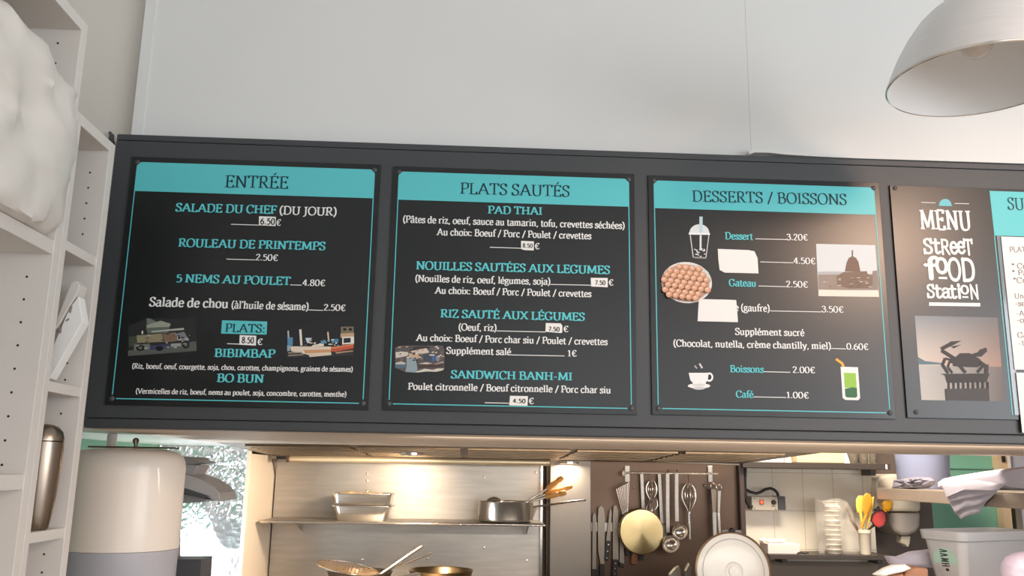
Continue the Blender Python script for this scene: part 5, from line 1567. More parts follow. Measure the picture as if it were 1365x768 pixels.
# slotted turner
t = thing('slotted_turner', 'slotted steel turner with its wide blade upward beside the knives', 'turner', W(832, 690, YU))
tn = MB()
L_, R_ = [(821.5, 652), (830.5, 686)], [(838.5, 643), (836.5, 687)]
nb = 7
for k in range(nb):
    u0, u1 = k / nb, (k + .45) / nb
    f4 = lambda u, e: (L_[e][0] + (R_[e][0] - L_[e][0]) * u, L_[e][1] + (R_[e][1] - L_[e][1]) * u)
    tn.prism([W(*f4(u0, 0), YU - .02), W(*f4(u1, 0), YU - .02), W(*f4(u1, 1), YU - .01), W(*f4(u0, 1), YU - .01)], (0, .002, 0))
tn.tube([W(*f4(u, 0), YU - .02) for u in np.linspace(0, 1, 6)], .0024, 6)
tn.tube([W(*L_[0], YU - .02), W(*L_[1], YU - .01)], .0022, 6)
tn.tube([W(*R_[0], YU - .02), W(*R_[1], YU - .01)], .0022, 6)
tn.build('blade', M_CHROME, t, smooth=True)
MB().prism([W(829, 685, YU - .012), W(837, 686, YU - .012), W(836.5, 692, YU - .012), W(840, 740, YU - .012), W(835, 740, YU - .012), W(831, 692, YU - .012)], (0, .008, 0)).build('grip', M_BLACK, t, bevel=.002)
# hanging pan showing its bottom
YPN = 3.90
pc = W(855.5, 709, YPN)
hp_ = thing('frying_pan', 'pan with a golden brushed bottom hanging on the utensil wall', 'pan', pc)
rp_ = px(29, YPN)
MB().lathe((pc.x, YPN - .004, pc.z), (0, 1, 0), [(.001, 0), (rp_ * .6, .0006), (rp_ * .97, .002), (rp_ * 1.0, .005), (rp_ * 1.03, .03), (rp_ * 1.0, .03), (rp_ * .96, .008), (.001, .006)], 64, caps=False).build('pan_body', M_BRASSY, hp_, smooth=True)
MB().tube([W(866, 682, YPN), W(868, 676, YPN + .01), W(869.5, 666, YPN + .02)], [.005, .006, .006], 10).build('handle', M_CHROME, hp_, smooth=True)
MB().tube([W(861, 684, YPN + .01), W(862, 676, YPN + .012), W(866, 669, YPN + .014), W(872, 663.5, YPN + .016), W(876, 667, YPN + .016), W(876.5, 674, YPN + .015), W(873, 680, YPN + .013), W(869, 678, YPN + .012)], .0028, 8).build('wire_loop', M_CHROME, hp_, smooth=True)
bq = W(854.5, 743, 3.985)
tag(MB().box(bq.x - .011, bq.x + .011, 3.975, 3.989, bq.z - .012, bq.z + .012).lathe((bq.x, 3.975, bq.z), (0, -1, 0), [(.004, 0), (.003, .002)], 10, M_BLACK).build('wall_clip', M_POT, bevel=.001, loc=bq), 'little white clip with a screw below the gold pan', 'clip')
# tongs / peelers at the right end
t = thing('kitchen_tongs', 'steel tongs with ring ends hanging at the right end of the rail', 'tongs', W(952, 647, YU))
MB().tube([W(951 + 3.6 * math.cos(a), 648 + 3.6 * math.sin(a), YU - .01) for a in np.linspace(0, 2 * PI, 14, endpoint=False)], .0026, 7, closed=True).build('ring', M_CHROME, t, smooth=True)
MB().prism([W(948, 652, YU - .01), W(955, 652, YU - .01), W(954, 684, YU - .01), W(950, 684, YU - .01)], (0, .003, 0)).build('blade', M_STEELDK, t)
MB().prism([W(949.5, 683, YU - .012), W(955.5, 683, YU - .012), W(956, 724, YU - .012), W(951, 724, YU - .012)], (0, .008, 0)).build('grip', M_STEEL, t, bevel=.002)
t = thing('sharpening_steel', 'thin steel tool hanging beside the tongs, nearest the cable', 'tool', W(959, 650, YU))
MB().tube([W(958.5 + 3.4 * math.cos(a), 650 + 4 * math.sin(a), YU - .02) for a in np.linspace(0, 2 * PI, 14, endpoint=False)], .0026, 7, closed=True).build('ring', M_CHROME, t, smooth=True)
MB().prism([W(957, 654, YU - .02), W(961, 654, YU - .02), W(959.5, 684, YU - .02), W(957, 684, YU - .02)], (0, .003, 0)).build('blade', M_STEEL, t)
MB().prism([W(956.5, 683, YU - .022), W(960, 683, YU - .022), W(961.5, 713, YU - .022), W(958.5, 713, YU - .022)], (0, .006, 0)).build('grip', M_CHROME, t, bevel=.002)
for lab, x_, y_ in (('lone wall hook between whisk and tongs', 939, 647.5), ('lone wall hook between turner and spoons', 845, 650)):
    w_ = W(x_, y_, 3.985)
    tag(MB().lathe((w_.x, 3.989, w_.z), (0, -1, 0), [(.006, 0), (.006, .003), (.003, .01), (.001, .012)], 12).build('wall_hook', M_CHROME, smooth=True, loc=w_), lab, 'hook')
# knives on a magnetic bar
YK = 3.965
ka, kb = W(785, 697, YK), W(842, 708, YK)
tag(MB().box(cx1 + .003, W(843, 700, 3.98).x, 3.978, 3.989, W(810, 709, YK).z, W(810, 697, YK).z).build('magnetic_bar', M_STEEL, bevel=.001, loc=(W(815, 702, YK).x, 3.98, kb.z)), 'steel magnetic strip holding the knives', 'magnetic strip')


def knife(label, blade, grip, rivets=(), wood=None):
    t = thing('kitchen_knife', label, 'knife', W(*blade[0], YK), 'knives on the magnetic strip')
    MB().prism([W(*q, YK) for q in blade], (0, .0022, 0)).build('blade', M_KNIFE, t)
    MB().prism([W(*q, YK - .006) for q in grip], (0, .014, 0)).build('grip', wood or M_BLACK, t, bevel=.002)
    for q in rivets:
        w_ = W(*q, YK - .006)
        MB().lathe(w_, (0, -1, 0), [(.0035, 0), (.003, .001)], 10).build('rivet', M_CHROME, t)
    return t


knife('slim knife at the far left of the magnetic strip', [(789.5, 760), (794.5, 760), (795, 690), (793, 683), (790, 688)], [(788.5, 759), (796.5, 759), (797, 790), (788.5, 790)])
knife('wide round-tipped knife second along the magnetic strip', [(797, 690), (798, 677), (801.5, 674.5), (805, 678), (806.5, 690), (805.5, 752), (801, 753), (797.5, 735)], [(800, 752), (805.5, 752), (806, 790), (799, 790)])
knife('small pointed knife with a riveted handle, third along the magnetic strip', [(808, 722), (813.5, 722), (815.5, 684), (814.2, 677.5), (812.5, 684)], [(807.5, 721), (813.5, 721), (811, 748), (805.5, 747)], ((811, 726), (810, 735), (809, 744)))
knife('broad chef knife with a riveted handle, fourth along the magnetic strip', [(817, 747), (824.5, 747), (824, 680), (821.5, 673.5), (818, 675), (817, 690)], [(817, 746), (823.5, 746), (822, 790), (815, 790)], ((820.5, 751), (820, 758), (819.5, 765)))
knife('short dark cleaver half behind the hanging pan', [(826, 751), (832, 753), (831, 698), (830, 693), (827, 696)], [(826, 750), (832, 752), (832, 757), (826, 755)])
knife('knife with a brown wooden handle hidden behind the hanging pan', [(843, 742), (848, 742), (849, 700), (844, 700)], [(842, 741), (850, 741), (849, 753), (842, 752)], (), M_BROWNWOOD)
# two sharp steel scoops at the bottom
for lab, pts in (('pointed steel scraper standing left of the white lid', [(886, 775), (893, 766), (901, 757), (905.5, 754.5), (907.5, 760), (908, 775)]), ('pointed steel scraper standing right against the white lid', [(909, 775), (914, 761), (919, 751), (922, 756), (925, 775)])):
    zlow = 1.0
    pp = [W(x, y, 3.55) for x, y in pts]
    bq = [Vector((p.x, p.y, p.z)) for p in pp]
    bq[0].z = bq[-1].z = 0.85
    tag(MB().prism(bq, (0, .03, 0)).build('steel_scraper', M_STEEL, bevel=.002, loc=(bq[0].x, 3.55, .85)), lab, 'scraper', 'pointed steel scrapers')

# =================================================================== ROUND WHITE LID (open cooker)
YL = 3.25
lc = W(977, 762, YL)
rL = px(50.5, YL)
ck_ = thing('rice_cooker', 'round cooker whose brown rimmed white lid stands open and glaring', 'cooker', (lc.x, YL + .1, .85))
tl = Vector((0, -1, 0.12)).normalized()
MB().lathe(lc, tl, [(.001, -.03), (rL * .8, -.028), (rL * .97, -.012), (rL * 1.0, 0), (rL * 1.0, .008), (rL * .965, .010), (rL * .95, .004)], 64, caps=False).build('lid_shell', mat('brown_lid_rim', (140, 116, 92), .35, .6), ck_, smooth=True)
ll = MB().lathe(lc, tl, [(rL * .95, .004), (rL * .93, .006), (rL * .6, .012), (rL * .24, .015), (rL * .2, .011), (rL * .15, .011), (rL * .13, .017), (.001, .018)], 64, caps=False).build('lid_lining', M_LID, ck_, smooth=True)
MB().lathe(lc, tl, [(rL * .82, .0095), (rL * .815, .0105), (rL * .805, .0105), (rL * .80, .010)], 64, caps=False).build('lid_seal', M_BAND, ck_, smooth=True)
bk_ = MB().prism([W(961, 719, YL + .02), W(963.5, 707, YL + .02), W(968, 706, YL + .02), W(988, 707, YL + .02), W(990.5, 720, YL + .02)], (0, .012, 0)).build('latch_plate', M_GREY, ck_, bevel=.001)
for q in ((967, 710.5), (984, 711.5), (975.5, 713)):
    MB().lathe(W(*q, YL + .02), (0, -1, 0), [(.0045, 0), (.004, .002)], 10).build('screw', M_BLACK, bk_)
MB().ball(W(975.5, 707, YL + .015), .011, None, 10, (1.1, .9, .8)).build('knob', M_BLACK, ck_, smooth=True)
MB().lathe((lc.x, YL + .02 + rL, .85), (0, 0, 1), [(rL * .85, 0), (rL * .95, .02), (rL, .06), (rL, lc.z - rL - .85 - .012), (rL * .9, lc.z - rL - .85 - .006), (rL * .88, .05), (.001, .05)], 48, caps=False).build('cooker_body', M_GREY, ck_, smooth=True)

# =================================================================== TILED WALL: SHELVES AND WHAT STANDS ON THEM
YS2 = 3.93
zu = W(1090, 617, YS2).z
us = thing('wall_shelf', 'dark upper wall shelf on the tiled wall, just under the hatch head', 'shelf', (W(1090, 620, YS2).x, 4.05, zu))
MB().box(W(990, 620, YS2).x, W(1187, 620, YS2).x, YS2, 4.139, zu - px(8, YS2), zu).build('shelf_plate', M_SHELFDK, us, bevel=.002)
MB().box(W(1180, 620, YS2).x, W(1182.5, 620, YS2).x, YS2 - .002, YS2 + .001, zu - px(7, YS2), zu - px(1, YS2)).build('end_mark', M_CHROME, us)
for X_ in (1156,):
    w_ = W(X_, 630, 4.1)
    MB().box(w_.x - .012, w_.x + .012, 4.04, 4.139, zu - px(16, YS2), zu - px(8, YS2) - .0002).build('bracket', M_SHELFDK, us)
zl_ = W(1090, 740, YS2).z
ls = thing('wall_shelf', 'dark lower wall shelf carrying the crock and the plastic roll', 'shelf', (W(1090, 745, YS2).x, 4.05, zl_))
MB().box(W(1026, 745, YS2).x, W(1190, 745, YS2).x, YS2, 4.134, zl_ - px(6, YS2), zl_).build('shelf_plate', M_SHELFDK, ls, bevel=.002)
for X_ in (1165, 1040):
    w_ = W(X_, 750, 4.1)
    MB().box(w_.x - .012, w_.x + .012, 4.04, 4.134, zl_ - px(14, YS2), zl_ - px(6, YS2) - .0002).build('bracket', M_SHELFDK, ls)

# things on the upper shelf
YA = 4.02
a, b = W(1008, 616, YA), W(1044, 616, YA)
tag(MB().lathe(((a.x + b.x) / 2, YA, zu + .0006), (0, 0, 1), [(.001, 0), ((b.x - a.x) / 2, 0), ((b.x - a.x) / 2, .004), ((b.x - a.x) / 2 * .62, px(28, YA)), ((b.x - a.x) / 2 * .55, px(30, YA)), (.001, px(30, YA))], 40, caps=False).build('bowl', M_PAPER, smooth=True, loc=((a.x + b.x) / 2, YA, zu)), 'white bowl turned upside down on the upper wall shelf', 'bowl')
a, b = W(1046, 616, YA), W(1055, 616, YA)
tag(MB().lathe(((a.x + b.x) / 2, YA, zu + .0006), (0, 0, 1), [(.001, 0), (px(5, YA), 0), (px(4, YA), px(6, YA)), (px(4.4, YA), px(20, YA)), (px(3, YA), px(26, YA)), (.001, px(26, YA))], 24, caps=False).build('beaker', M_PAPER, smooth=True, loc=((a.x + b.x) / 2, YA, zu)), 'slim white beaker next to the upturned bowl on the upper shelf', 'beaker')
t = thing('storage_box', 'beige lidded box standing in the middle of the upper wall shelf', 'box', (W(1092, 617, YA).x, YA, zu))
MB().box(W(1057, 617, YA).x, W(1119, 617, YA).x, YA - .05, YA + .09, zu + .0006, zu + px(26, YA)).build('body', M_BEIGE, t, bevel=.003)
MB().prism([(W(1119.3, 617, YA).x, YA - .05, zu + .0006), (W(1127, 617, YA).x, YA - .05, zu + .0006), (W(1121, 617, YA).x, YA - .05, zu + px(22, YA)), (W(1119.3, 617, YA).x, YA - .05, zu + px(22, YA))], (0, .13, 0)).build('open_flap', M_MELAMINE, t)
for lab, x_, r_ in (('left glass jar at the end of the upper shelf', 1137, 8), ('middle glass jar at the end of the upper shelf', 1151, 7), ('right glass jar at the end of the upper shelf', 1163.5, 5.5)):
    w_ = W(x_, 617, YA)
    R_ = px(r_, YA) * .93
    t = thing('glass_jar', lab, 'jar', (w_.x, YA, zu), 'glass jars on the upper shelf')
    MB().lathe((w_.x, YA, zu + .0006), (0, 0, 1), [(.001, 0), (R_ * .9, 0), (R_, .005), (R_, .05), (R_ * .8, .06), (R_ * .75, .06), (R_ * .93, .048), (R_ * .93, .006), (.001, .004)], 28, caps=False).build('glass', M_GLASS, t, smooth=True)
    MB().lathe((w_.x, YA, zu + .0606), (0, 0, 1), [(R_ * .85, 0), (R_ * .85, .012), (R_ * .8, .013)], 28).build('lid', M_STEELDK, t, smooth=True)

# control box with red switch and its cable
YX = 4.07
cbx = thing('control_box', 'grey control box with a lit red switch and black knob on the tiles', 'control box', W(1022, 671, YX))
x0c, x1c = W(1002, 671, YX).x, W(1037, 671, YX).x
zc0, zc1 = W(1020, 680.5, YX).z, W(1020, 662, YX).z
MB().box(x0c, x1c, YX, 4.139, zc0, zc1).build('body', mat('box_grey', (196, 188, 176), .45), cbx, bevel=.003)
MB().box(x1c + .0003, W(1047, 671, YX).x, YX - .004, 4.139, zc0 + .003, zc1 + .002).build('end_cover', M_DKGREY, cbx, bevel=.003)
w_ = W(1015, 669.5, YX)
MB().box(w_.x - .010, w_.x + .010, YX - .004, YX, w_.z - .010, w_.z + .010).build('switch_bezel', M_RED, cbx, bevel=.001)
MB().box(w_.x - .005, w_.x + .005, YX - .006, YX - .0035, w_.z - .006, w_.z + .006).build('switch_light', M_REDLED, cbx, bevel=.001)
w_ = W(1031, 669.5, YX)
MB().lathe((w_.x, YX, w_.z), (0, -1, 0), [(.011, 0), (.010, .012), (.008, .014)], 20).build('knob', M_BLACK, cbx, smooth=True)
for q in ((1006, 664.5), (1006, 678), (1034, 665), (1034, 679)):
    w_ = W(*q, YX)
    MB().lathe((w_.x, YX, w_.z), (0, -1, 0), [(.003, 0), (.002, .001)], 8).build('screw', M_DKGREY, cbx)
cable = MB()
cable.tube([W(*q, 4.06) for q in ((993, 652), (1000, 656), (1008, 658), (1014, 656), (1020, 652.5), (1027, 651), (1032, 653), (1036, 657), (1037.5, 661))], .0065, 10)
cable.tube([W(*q, 4.03) for q in ((993.5, 622), (992.5, 640), (993, 656), (995, 668), (999, 675), (1003, 676))], .008, 10)
tag(cable.build('power_cable', M_BLACK, smooth=True, loc=W(995, 660, 4.05)), 'thick black power cable curling into the grey control box', 'cable')
wp = MB()
wp.box(W(985, 640, 3.96).x, W(992, 640, 3.96).x, 3.955, 3.988, .85, W(988, 615, 3.96).z)
tag(wp.build('cable_conduit', mat('dark_conduit', (62, 48, 44), .45), bevel=.004, loc=(W(988, 640, 3.96).x, 3.97, .85)), 'dark vertical conduit at the edge of the steel splashback', 'conduit')

# things on the lower shelf
YLs = 4.0
t = thing('food_carton', 'low pink and white carton with crumpled paper on the lower wall shelf', 'carton', (W(1040, 740, YLs).x, YLs, zl_))
MB().box(W(1019, 740, YLs).x, W(1061, 740, YLs).x, YLs - .05, YLs + .06, zl_ + .0006, zl_ + px(13, YLs)).build('carton_body', mat('pink_carton', (232, 210, 206), .6), t, bevel=.002)
for k, q in enumerate(((1026, 726), (1034, 725), (1043, 724), (1012, 728))):
    w_ = W(*q, YLs)
    MB().ball((w_.x if k < 3 else w_.x + .03, YLs - .01 + .012 * k, zl_ + px(14, YLs) + .006), .013, None, 6, (1.6, 1, .7)).build('crumpled_paper', M_PAPER, t)
q0_ = [W(x, y, YLs - .055) for x, y in ((1063, 739), (1066, 737), (1072, 736.6), (1078, 737.6), (1074, 739.2), (1068, 738.4), (1064, 736.6))]
tag(MB().tube([(p.x, p.y, zl_ + .005 + .003 * (k % 2)) for k, p in enumerate(q0_)], .0035, 7).build('rubber_loop', M_BLACK, smooth=True, loc=(q0_[0].x, YLs - .055, zl_)), 'small dark looped cord lying on the lower shelf beside the carton', 'cord')
cst = MB()
prof_ = [(.001, 0)]
hh_ = px(68, YLs)
for k in range(11):
    z_ = hh_ * k / 11
    prof_ += [(px(9, YLs), z_ + .0005), (px(10.5, YLs), z_ + hh_ / 11 * .8), (px(11.2, YLs), z_ + hh_ / 11 * .9), (px(9.2, YLs), z_ + hh_ / 11 * .98)]
prof_ += [(.001, hh_)]
cst.lathe((W(1112, 740, YLs).x, YLs, zl_ + .0006), (0, 0, 1), prof_, 32, caps=False)
tag(cst.build('cup_stack', mat('clear_cups', (238, 230, 218), .2, trans=.25), smooth=True, loc=(W(1112, 740, YLs).x, YLs, zl_)), 'tall stack of clear plastic cups inside the crinkled bag on the lower shelf', 'cups')
pb = MB()
pb.puff([W(x, y, YLs) for x, y in ((1086.5, 664), (1092, 666), (1098, 668), (1106, 665), (1118, 664), (1128, 668), (1135, 680), (1139, 700), (1144, 722), (1146, 739), (1112, 740), (1093, 739), (1090, 715), (1088, 690))], .115, None, .022, 4, sub=8, ws=30)
tag(pb.build('plastic_bag', M_FILM, smooth=True, loc=(W(1112, 740, YLs).x, YLs, zl_)), 'clear crinkled plastic bag around the cups on the lower wall shelf', 'bag')
YCr = 3.985
w0, w1 = W(1144.5, 720, YCr), W(1161, 720, YCr)
crk = thing('utensil_crock', 'cream crock full of coloured spatulas at the end of the lower shelf', 'crock', ((w0.x + w1.x) / 2, YCr, zl_))
rc = (w1.x - w0.x) / 2
hc = W(1152, 706, YCr).z - zl_
MB().lathe(((w0.x + w1.x) / 2, YCr, zl_ + .0006), (0, 0, 1), [(.001, 0), (rc * .78, 0), (rc * .82, .004), (rc * .95, hc * .82), (rc * 1.08, hc * .86), (rc * 1.1, hc), (rc * 1.0, hc), (rc * .9, hc * .8), (rc * .78, .006), (.001, .006)], 36, caps=False).build('crock_body', M_POT, crk, smooth=True)


def spat(name, label, head, stem, Y, mt, thick=.008):
    t = thing(name, label, 'spatula', W(*stem[-1], Y), 'spatulas in the crock')
    MB().puff([W(x, y, Y) for x, y in head], thick, None, 0, 0, 3).build('head', mt, t, smooth=True)
    a, b = stem
    MB().tube([W(*a, Y), W(*b, Y)], [.007, .006], 10).build('stem', mt, t, smooth=True)
    return t


spat('spatula', 'orange spoon spatula standing tallest in the crock', [(1149.5, 671), (1151, 661), (1155, 657), (1160, 659), (1163, 665), (1162, 673), (1158, 683), (1154, 690), (1151, 684)], ((1155, 686), (1148, 703)), YCr - .02, M_ORANGE)
spat('spatula', 'broad pale yellow spatula behind the orange one in the crock', [(1141, 666), (1144, 661), (1150, 660.5), (1152, 668), (1151, 683), (1143, 684), (1141, 676)], ((1147, 682), (1150, 705)), YCr + .01, M_YELLOW)
spat('spatula', 'narrow yellow spatula right of the orange one in the crock', [(1161, 664), (1165, 662), (1164.5, 672), (1161, 690), (1156, 694), (1158, 680)], ((1159, 690), (1155, 705)), YCr + .005, M_YELLOW)
spat('spatula', 'brown wooden stick leaning out to the left of the crock', [(1126, 673), (1128, 672), (1132, 682), (1136, 694), (1134, 695), (1130, 684)], ((1134, 692), (1147, 712)), YCr, M_BROWNWOOD)
rd = [W(x, y, YCr) for x, y in ((1161, 694), (1163, 686), (1168, 681), (1175, 680), (1181, 684), (1182, 693), (1179, 701), (1171, 704), (1166, 701))]
spr = thing('sieve', 'red plastic round tool with dark knob leaning beside the crock', 'kitchen tool', rd[7])
MB().prism(rd, (0, .014, 0)).build('disc', M_RED, spr, bevel=.004)
MB().tube([p + Vector((0, -.002, 0)) for p in rd], .0028, 6, closed=True).build('wire_rim', M_BLACK, spr, smooth=True)
MB().tube([W(1170, 681, YCr), W(1170.5, 675, YCr)], [.008, .006], 10).build('knob', M_BLACK, spr, smooth=True)
MB().tube([rd[8] + Vector((0, .006, 0)), W(1158, 706, YCr), W(1153, 722, YCr)], .004, 8).build('handle', M_BLACK, spr, smooth=True)
msq = thing('sponge_brush', 'mustard yellow round brush head behind the red tool', 'brush', W(1182, 680, 4.06))
MB().puff([W(x, y, 4.06) for x, y in ((1175, 671), (1178, 667), (1188, 667), (1190, 671), (1189, 679), (1184, 683), (1177, 681))], .03, None, .004, 6).build('head', M_MUSTARD, msq, smooth=True)
MB().tube([W(1182, 680, 4.06), W(1160, 704, YCr + .02), W(1155, 715, YCr + .01)], .005, 8).build('stem', M_MUSTARD, msq, smooth=True)
q = W(1153, 705, 4.06)

# soap dispenser on the wall to the right
YD = 4.10
d0, d1 = W(1168, 660, YD), W(1228, 660, YD)
sd = thing('towel_dispenser', 'white wall dispenser with rounded translucent grey lower half, under the steel shelf', 'dispenser', W(1200, 720, YD))
top_ = [(1165, 660), (1168, 640), (1176, 634), (1190, 632), (1224, 632), (1228, 640), (1228, 682), (1190, 682), (1183, 680), (1166, 679)]
MB().prism([W(x, y, YD) for x, y in top_], (0, .195, 0)).build('cover', M_POT, sd, bevel=.012)
MB().prism([W(x, y, YD + .01) for x, y in ((1186, 683), (1228, 683), (1227, 702), (1222, 710), (1212, 714), (1202, 714), (1193, 709), (1187, 700))], (0, .185, 0)).build('tank', mat('smoky_tank', (168, 158, 150), .3), sd, bevel=.014)
MB().prism([W(x, y, YD + .03) for x, y in ((1202, 715), (1214, 715), (1213, 724), (1211, 730), (1206, 726), (1201, 724))], (0, .05, 0)).build('spout', M_POT, sd, bevel=.003)

# =================================================================== RIGHT: STEEL RACK, BUCKET, CLOTHS, BIN
XS = 1.86
YFAR = WX(1169, 660, XS).y
zr = WX(1240, 653.6, XS).z
th_ = 0.049
rk = thing('steel_rack_shelf', 'thick edged steel shelf running back at the right, carrying the blue bucket and cloths', 'shelf', (2.2, 3.3, 1.17))
MB().box(XS, 2.52, 2.60, YFAR, zr - th_, zr).build('shelf_plate', mat('satin_shelf_steel', (186, 172, 160), 0.5, 0.7), rk, bevel=.002)
for X_, Y_ in ((2.49, 2.63), (2.0, 2.63), (2.49, 3.93)):
    MB().box(X_ - .015, X_ + .015, Y_ - .015, Y_ + .015, 0.85 if Y_ > 3.3 else 1.1705, zr - th_ - .0003).build('post', M_STEELDK, rk)
# bucket
YBk = 3.93
b0, b1 = W(1199, 640, YBk), W(1263, 640, YBk)
rb_ = (b1.x - b0.x) / 2
bcx = (b0.x + b1.x) / 2
t = thing('bucket', 'pale blue plastic bucket standing on the steel shelf', 'bucket', (bcx, YBk, zr))
MB().lathe((bcx, YBk, zr + .0006), (0, 0, 1), [(.001, 0), (rb_ * .95, 0), (rb_ * .97, .004), (rb_ * 1.05, .20), (rb_ * 1.08, .202), (rb_ * 1.08, .212), (rb_ * 1.02, .212), (rb_ * .93, .006), (.001, .006)], 48, caps=False).build('tub', M_BLUE, t, smooth=True)
MB().tube([(bcx + rb_ * 1.1 * math.cos(a), YBk - .02, zr + .205 + .10 * math.sin(a)) for a in np.linspace(0, PI, 16)], .003, 8).build('bail_handle', M_STEEL, t, smooth=True)
# crumpled film before the bucket
ff = MB()
ff.puff([WX(x, y, 1.90) for x, y in ((1190, 651), (1194, 640), (1206, 638), (1222, 635.5), (1240, 636.5), (1246, 641), (1244, 646), (1236, 651), (1215, 652.6), (1198, 652.4))], .05, None, .02, 8, ws=45, sub=6, front=(-1, 0, 0))
o_ = ff.build('folded_film', M_CLOTHDK, smooth=False, loc=(1.90, WX(1215, 653, 1.90).y, zr))
tag(o_, 'crumpled grey plastic film lying before the blue bucket', 'film')
# cloths draped over the shelf edge
cl = MB()
top_o = [(1254, 650), (1254, 644), (1262, 638), (1282, 634), (1300, 631), (1320, 628), (1345, 624.5), (1372, 621.5), (1400, 619), (1400, 654.5), (1372, 654), (1350, 653.5), (1329, 653), (1300, 653), (1270, 653)]
cl.puff([WX(x, y, 1.90) for x, y in top_o], .11, None, .006, 12, sub=5, ws=10, front=(-1, 0, 0))
sheets = [[(1255, 646), (1300, 640), (1340, 646), (1329, 655), (1281, 655), (1262, 663)],
          [(1260, 650), (1300, 642), (1338, 648), (1326, 658), (1296, 664), (1277, 668), (1266, 670), (1262, 664)],
          [(1263, 652), (1300, 645), (1335, 650), (1318, 666), (1305, 674), (1286, 678), (1273, 684), (1266, 671)],
          [(1266, 655), (1300, 648), (1332, 652), (1314, 670), (1305, 684), (1292, 687), (1281, 692.5), (1273, 684)]]
for k, sh in enumerate(sheets):
    cl.puff([WX(x, y, 1.822 + .009 * k) for x, y in sh], .012, None, .003, 3 + k, sub=5, ws=20, front=(-1, 0, 0))
o_ = cl.build('folded_cloths', M_CLOTH, smooth=True, loc=(1.88, WX(1300, 655, 1.88).y, zr))
tag(o_, 'pile of lilac grey cloths draped over the edge of the steel shelf', 'cloth')

# white bin with round sticker, turned 25 degrees
binr = thing('storage_bin', 'white plastic storage bin with a round sage green sticker, at the lower right', 'bin', (0, 0, 0))
cor = W(1283.5, 710.3, 2.6)
ang = math.radians(25)
u_, v_ = Vector((math.cos(ang), math.sin(ang), 0)), Vector((-math.sin(ang), math.cos(ang), 0))
Lb, Wb = 0.36, 0.160
Hb = cor.z - 1.171
binr.location = cor + u_ * Lb / 2 + v_ * Wb / 2 + Vector((0, 0, -Hb))
bc = Vector(binr.location)


def ring(ins, z, r, n=6):
    """rounded rectangle shrunk by ins on every side"""
    out = []
    l, w = Lb / 2 - ins, Wb / 2 - ins
    for sx, sy, a0 in ((1, 1, 0), (-1, 1, 90), (-1, -1, 180), (1, -1, 270)):
        for k in range(n):
            a = math.radians(a0 + 90 * k / (n - 1))
            x, y = sx * (l - r) + r * math.cos(a), sy * (w - r) + r * math.sin(a)
            out.append(bc + u_ * x + v_ * y + Vector((0, 0, z)))
    return out


def rings(mb, rs):
    n = len(rs[0])
    vs = [p for r in rs for p in r]
    fs = []
    for i in range(len(rs) - 1):
        for k in range(n):
            fs.append((i * n + k, i * n + (k + 1) % n, (i + 1) * n + (k + 1) % n, (i + 1) * n + k))
    fs.append(tuple(range(n))[::-1])
    fs.append(tuple((len(rs) - 1) * n + k for k in range(n)))
    mb.add(vs, fs)
    return mb


rings(MB(), [ring(.040, .0, .02), ring(.036, .004, .022), ring(.010, Hb - .026, .026), ring(.003, Hb - .026, .028), ring(.002, Hb - .020, .028), ring(0, Hb, .028), ring(.0025, Hb + .001, .026), ring(.006, Hb - .004, .024), ring(.012, Hb - .03, .024), ring(.040, .008, .02)]).build('tub', M_BIN, binr, smooth=True)
# sticker on the short left face
fc = bc - u_ * (Lb / 2)
sl = (.040 - .010) / (Hb - .026)
nrm = (-u_ - Vector((0, 0, sl))).normalized()
upv = (Vector((0, 0, 1)) - u_ * sl * -1 * -1).normalized()
upv = (Vector((0, 0, Hb - .026)) - u_ * (.030)).normalized()


def on_face(a, b, lift=.0012):
    """a across the face, b up from the middle"""
    zc = Hb - .026 - .062
    base = fc + u_ * (.010 + (Hb - .026 - zc) * sl) + Vector((0, 0, zc))
    return base + v_ * (-a) * -1 + upv * b + nrm * lift


stk = MB().poly([on_face(.040 * math.cos(t), .040 * math.sin(t)) for t in np.linspace(0, 2 * PI, 40, endpoint=False)]).build('sticker', M_STICK, binr)
mk = MB()


def bar(a0, b0, a1, b1, w):
    p, q = Vector((a0, b0)), Vector((a1, b1))
    d = (q - p).normalized()
    n = Vector((-d.y, d.x)) * w / 2
    mk.poly([on_face(c.x, c.y, .0016) for c in (p + n, q + n, q - n, p - n)])


for seg in ((.013, .034, -.013, .030), (.013, .026, -.013, .030), (.013, .021, -.012, .019), (.013, .013, -.012, .019), (.013, .007, -.013, .007), (.013, -.001, -.013, -.001), (0, .007, 0, -.001), (.010, .003, -.010, .003), (.013, -.008, -.013, -.007), (.013, -.015, -.013, -.014), (0, -.008, 0, -.015)):
    bar(*seg, .0032)
for k in range(1):
    mk.poly([on_face(.006 * math.cos(t) - .003, -.026 + .005 * math.sin(t), .0016) for t in np.linspace(0, 2 * PI, 12, endpoint=False)])
mk.build('printed_mark', M_BLACK, stk)

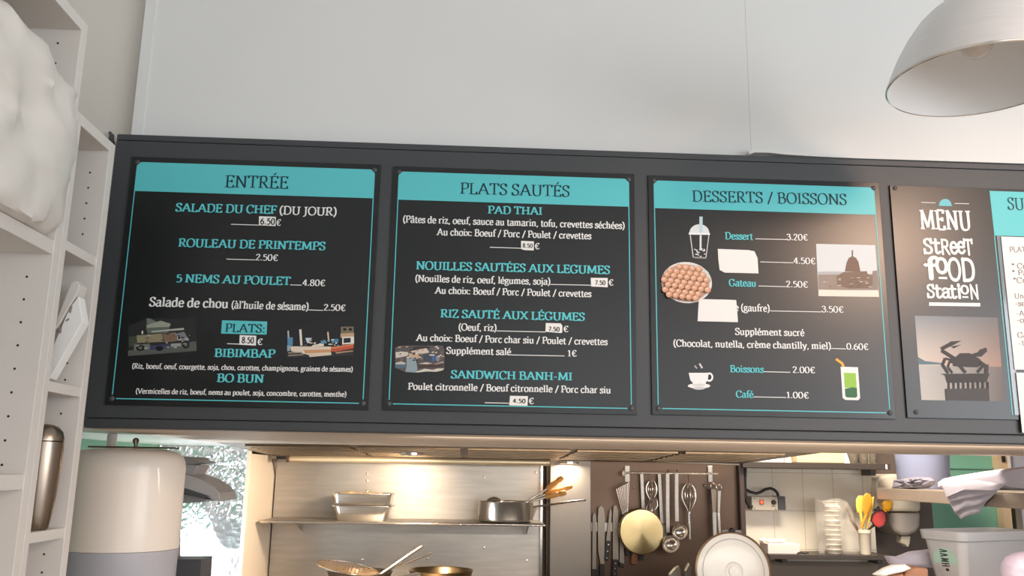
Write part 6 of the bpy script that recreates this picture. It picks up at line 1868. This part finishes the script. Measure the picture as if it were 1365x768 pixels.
fb = MB()
fb.puff([W(x, y, 2.40) for x, y in ((1338, 768), (1340, 752), (1346, 742), (1356, 737), (1372, 734), (1400, 738), (1420, 760), (1420, 800), (1345, 800))], .10, None, .02, 51, sub=5, ws=26)
o_ = fb.build('plastic_bag', mat('lilac_film', (196, 180, 196), 0.3, alpha=0.6), smooth=True, loc=(W(1380, 800, 2.40).x, 2.40, 1.171))
for v in o_.data.vertices:
    if (v.co.z + 1.171) < W(1380, 790, 2.40).z:
        v.co.z = 0.0
tag(o_, 'crumpled lilac plastic bag in front of the white storage bin, at the lower right corner', 'bag')

# papers / bags heaped left of the bin
YPp = 2.70
brn = tag(MB().prism([W(1206, 768, YPp), W(1208, 760, YPp), W(1222, 757, YPp), W(1238, 758, YPp), W(1238, 790, YPp), W(1206, 790, YPp)], (0, .12, 0)).build('brown_paper_parcel', M_SKIN, bevel=.006, loc=W(1215, 780, YPp)), 'brown paper parcel under the pale paper bags', 'parcel')
for v in brn.data.vertices:
    if (v.co.z + brn.location.z) < W(1215, 772, YPp).z:
        v.co.z = 1.1705 - brn.location.z
b1_ = MB()
b1_.puff([W(x, y, YPp + .11) for x, y in ((1178, 741), (1196, 742), (1214, 735), (1238, 732), (1246, 745), (1243, 757), (1216, 757), (1190, 757), (1184, 751))], .06, None, .012, 21)
tag(b1_.build('paper_bag', M_CLOTH, smooth=True, loc=W(1215, 757, YPp)), 'pale lilac paper bag lying on top of the brown parcel', 'bag', 'pale paper bags beside the bin')
b2_ = MB()
b2_.puff([W(x, y, YPp - .01) for x, y in ((1163, 766), (1178, 757), (1190, 753), (1206, 752), (1214, 757), (1204, 762), (1186, 766), (1172, 769))], .05, None, .008, 33)
tag(b2_.build('paper_bag', M_PAPER, smooth=True, loc=W(1190, 765, YPp)), 'white pointed paper bag jutting out left, below the lilac bag', 'bag', 'pale paper bags beside the bin')
w0_ = MB()
w0_.puff([W(x, y, YPp + .03) for x, y in ((1170, 762), (1198, 760), (1203, 772), (1194, 786), (1172, 786))], .10, None, .004, 41)
o_ = w0_.build('folded_towel', M_SKIN, smooth=True, loc=W(1186, 786, YPp))
tag(o_, 'brown folded towel holding up the white pointed bag', 'towel')
for v in o_.data.vertices:
    if (v.co.z + o_.location.z) < W(1186, 776, YPp).z:
        v.co.z = 1.1705 - o_.location.z
bpy.context.view_layer.update()
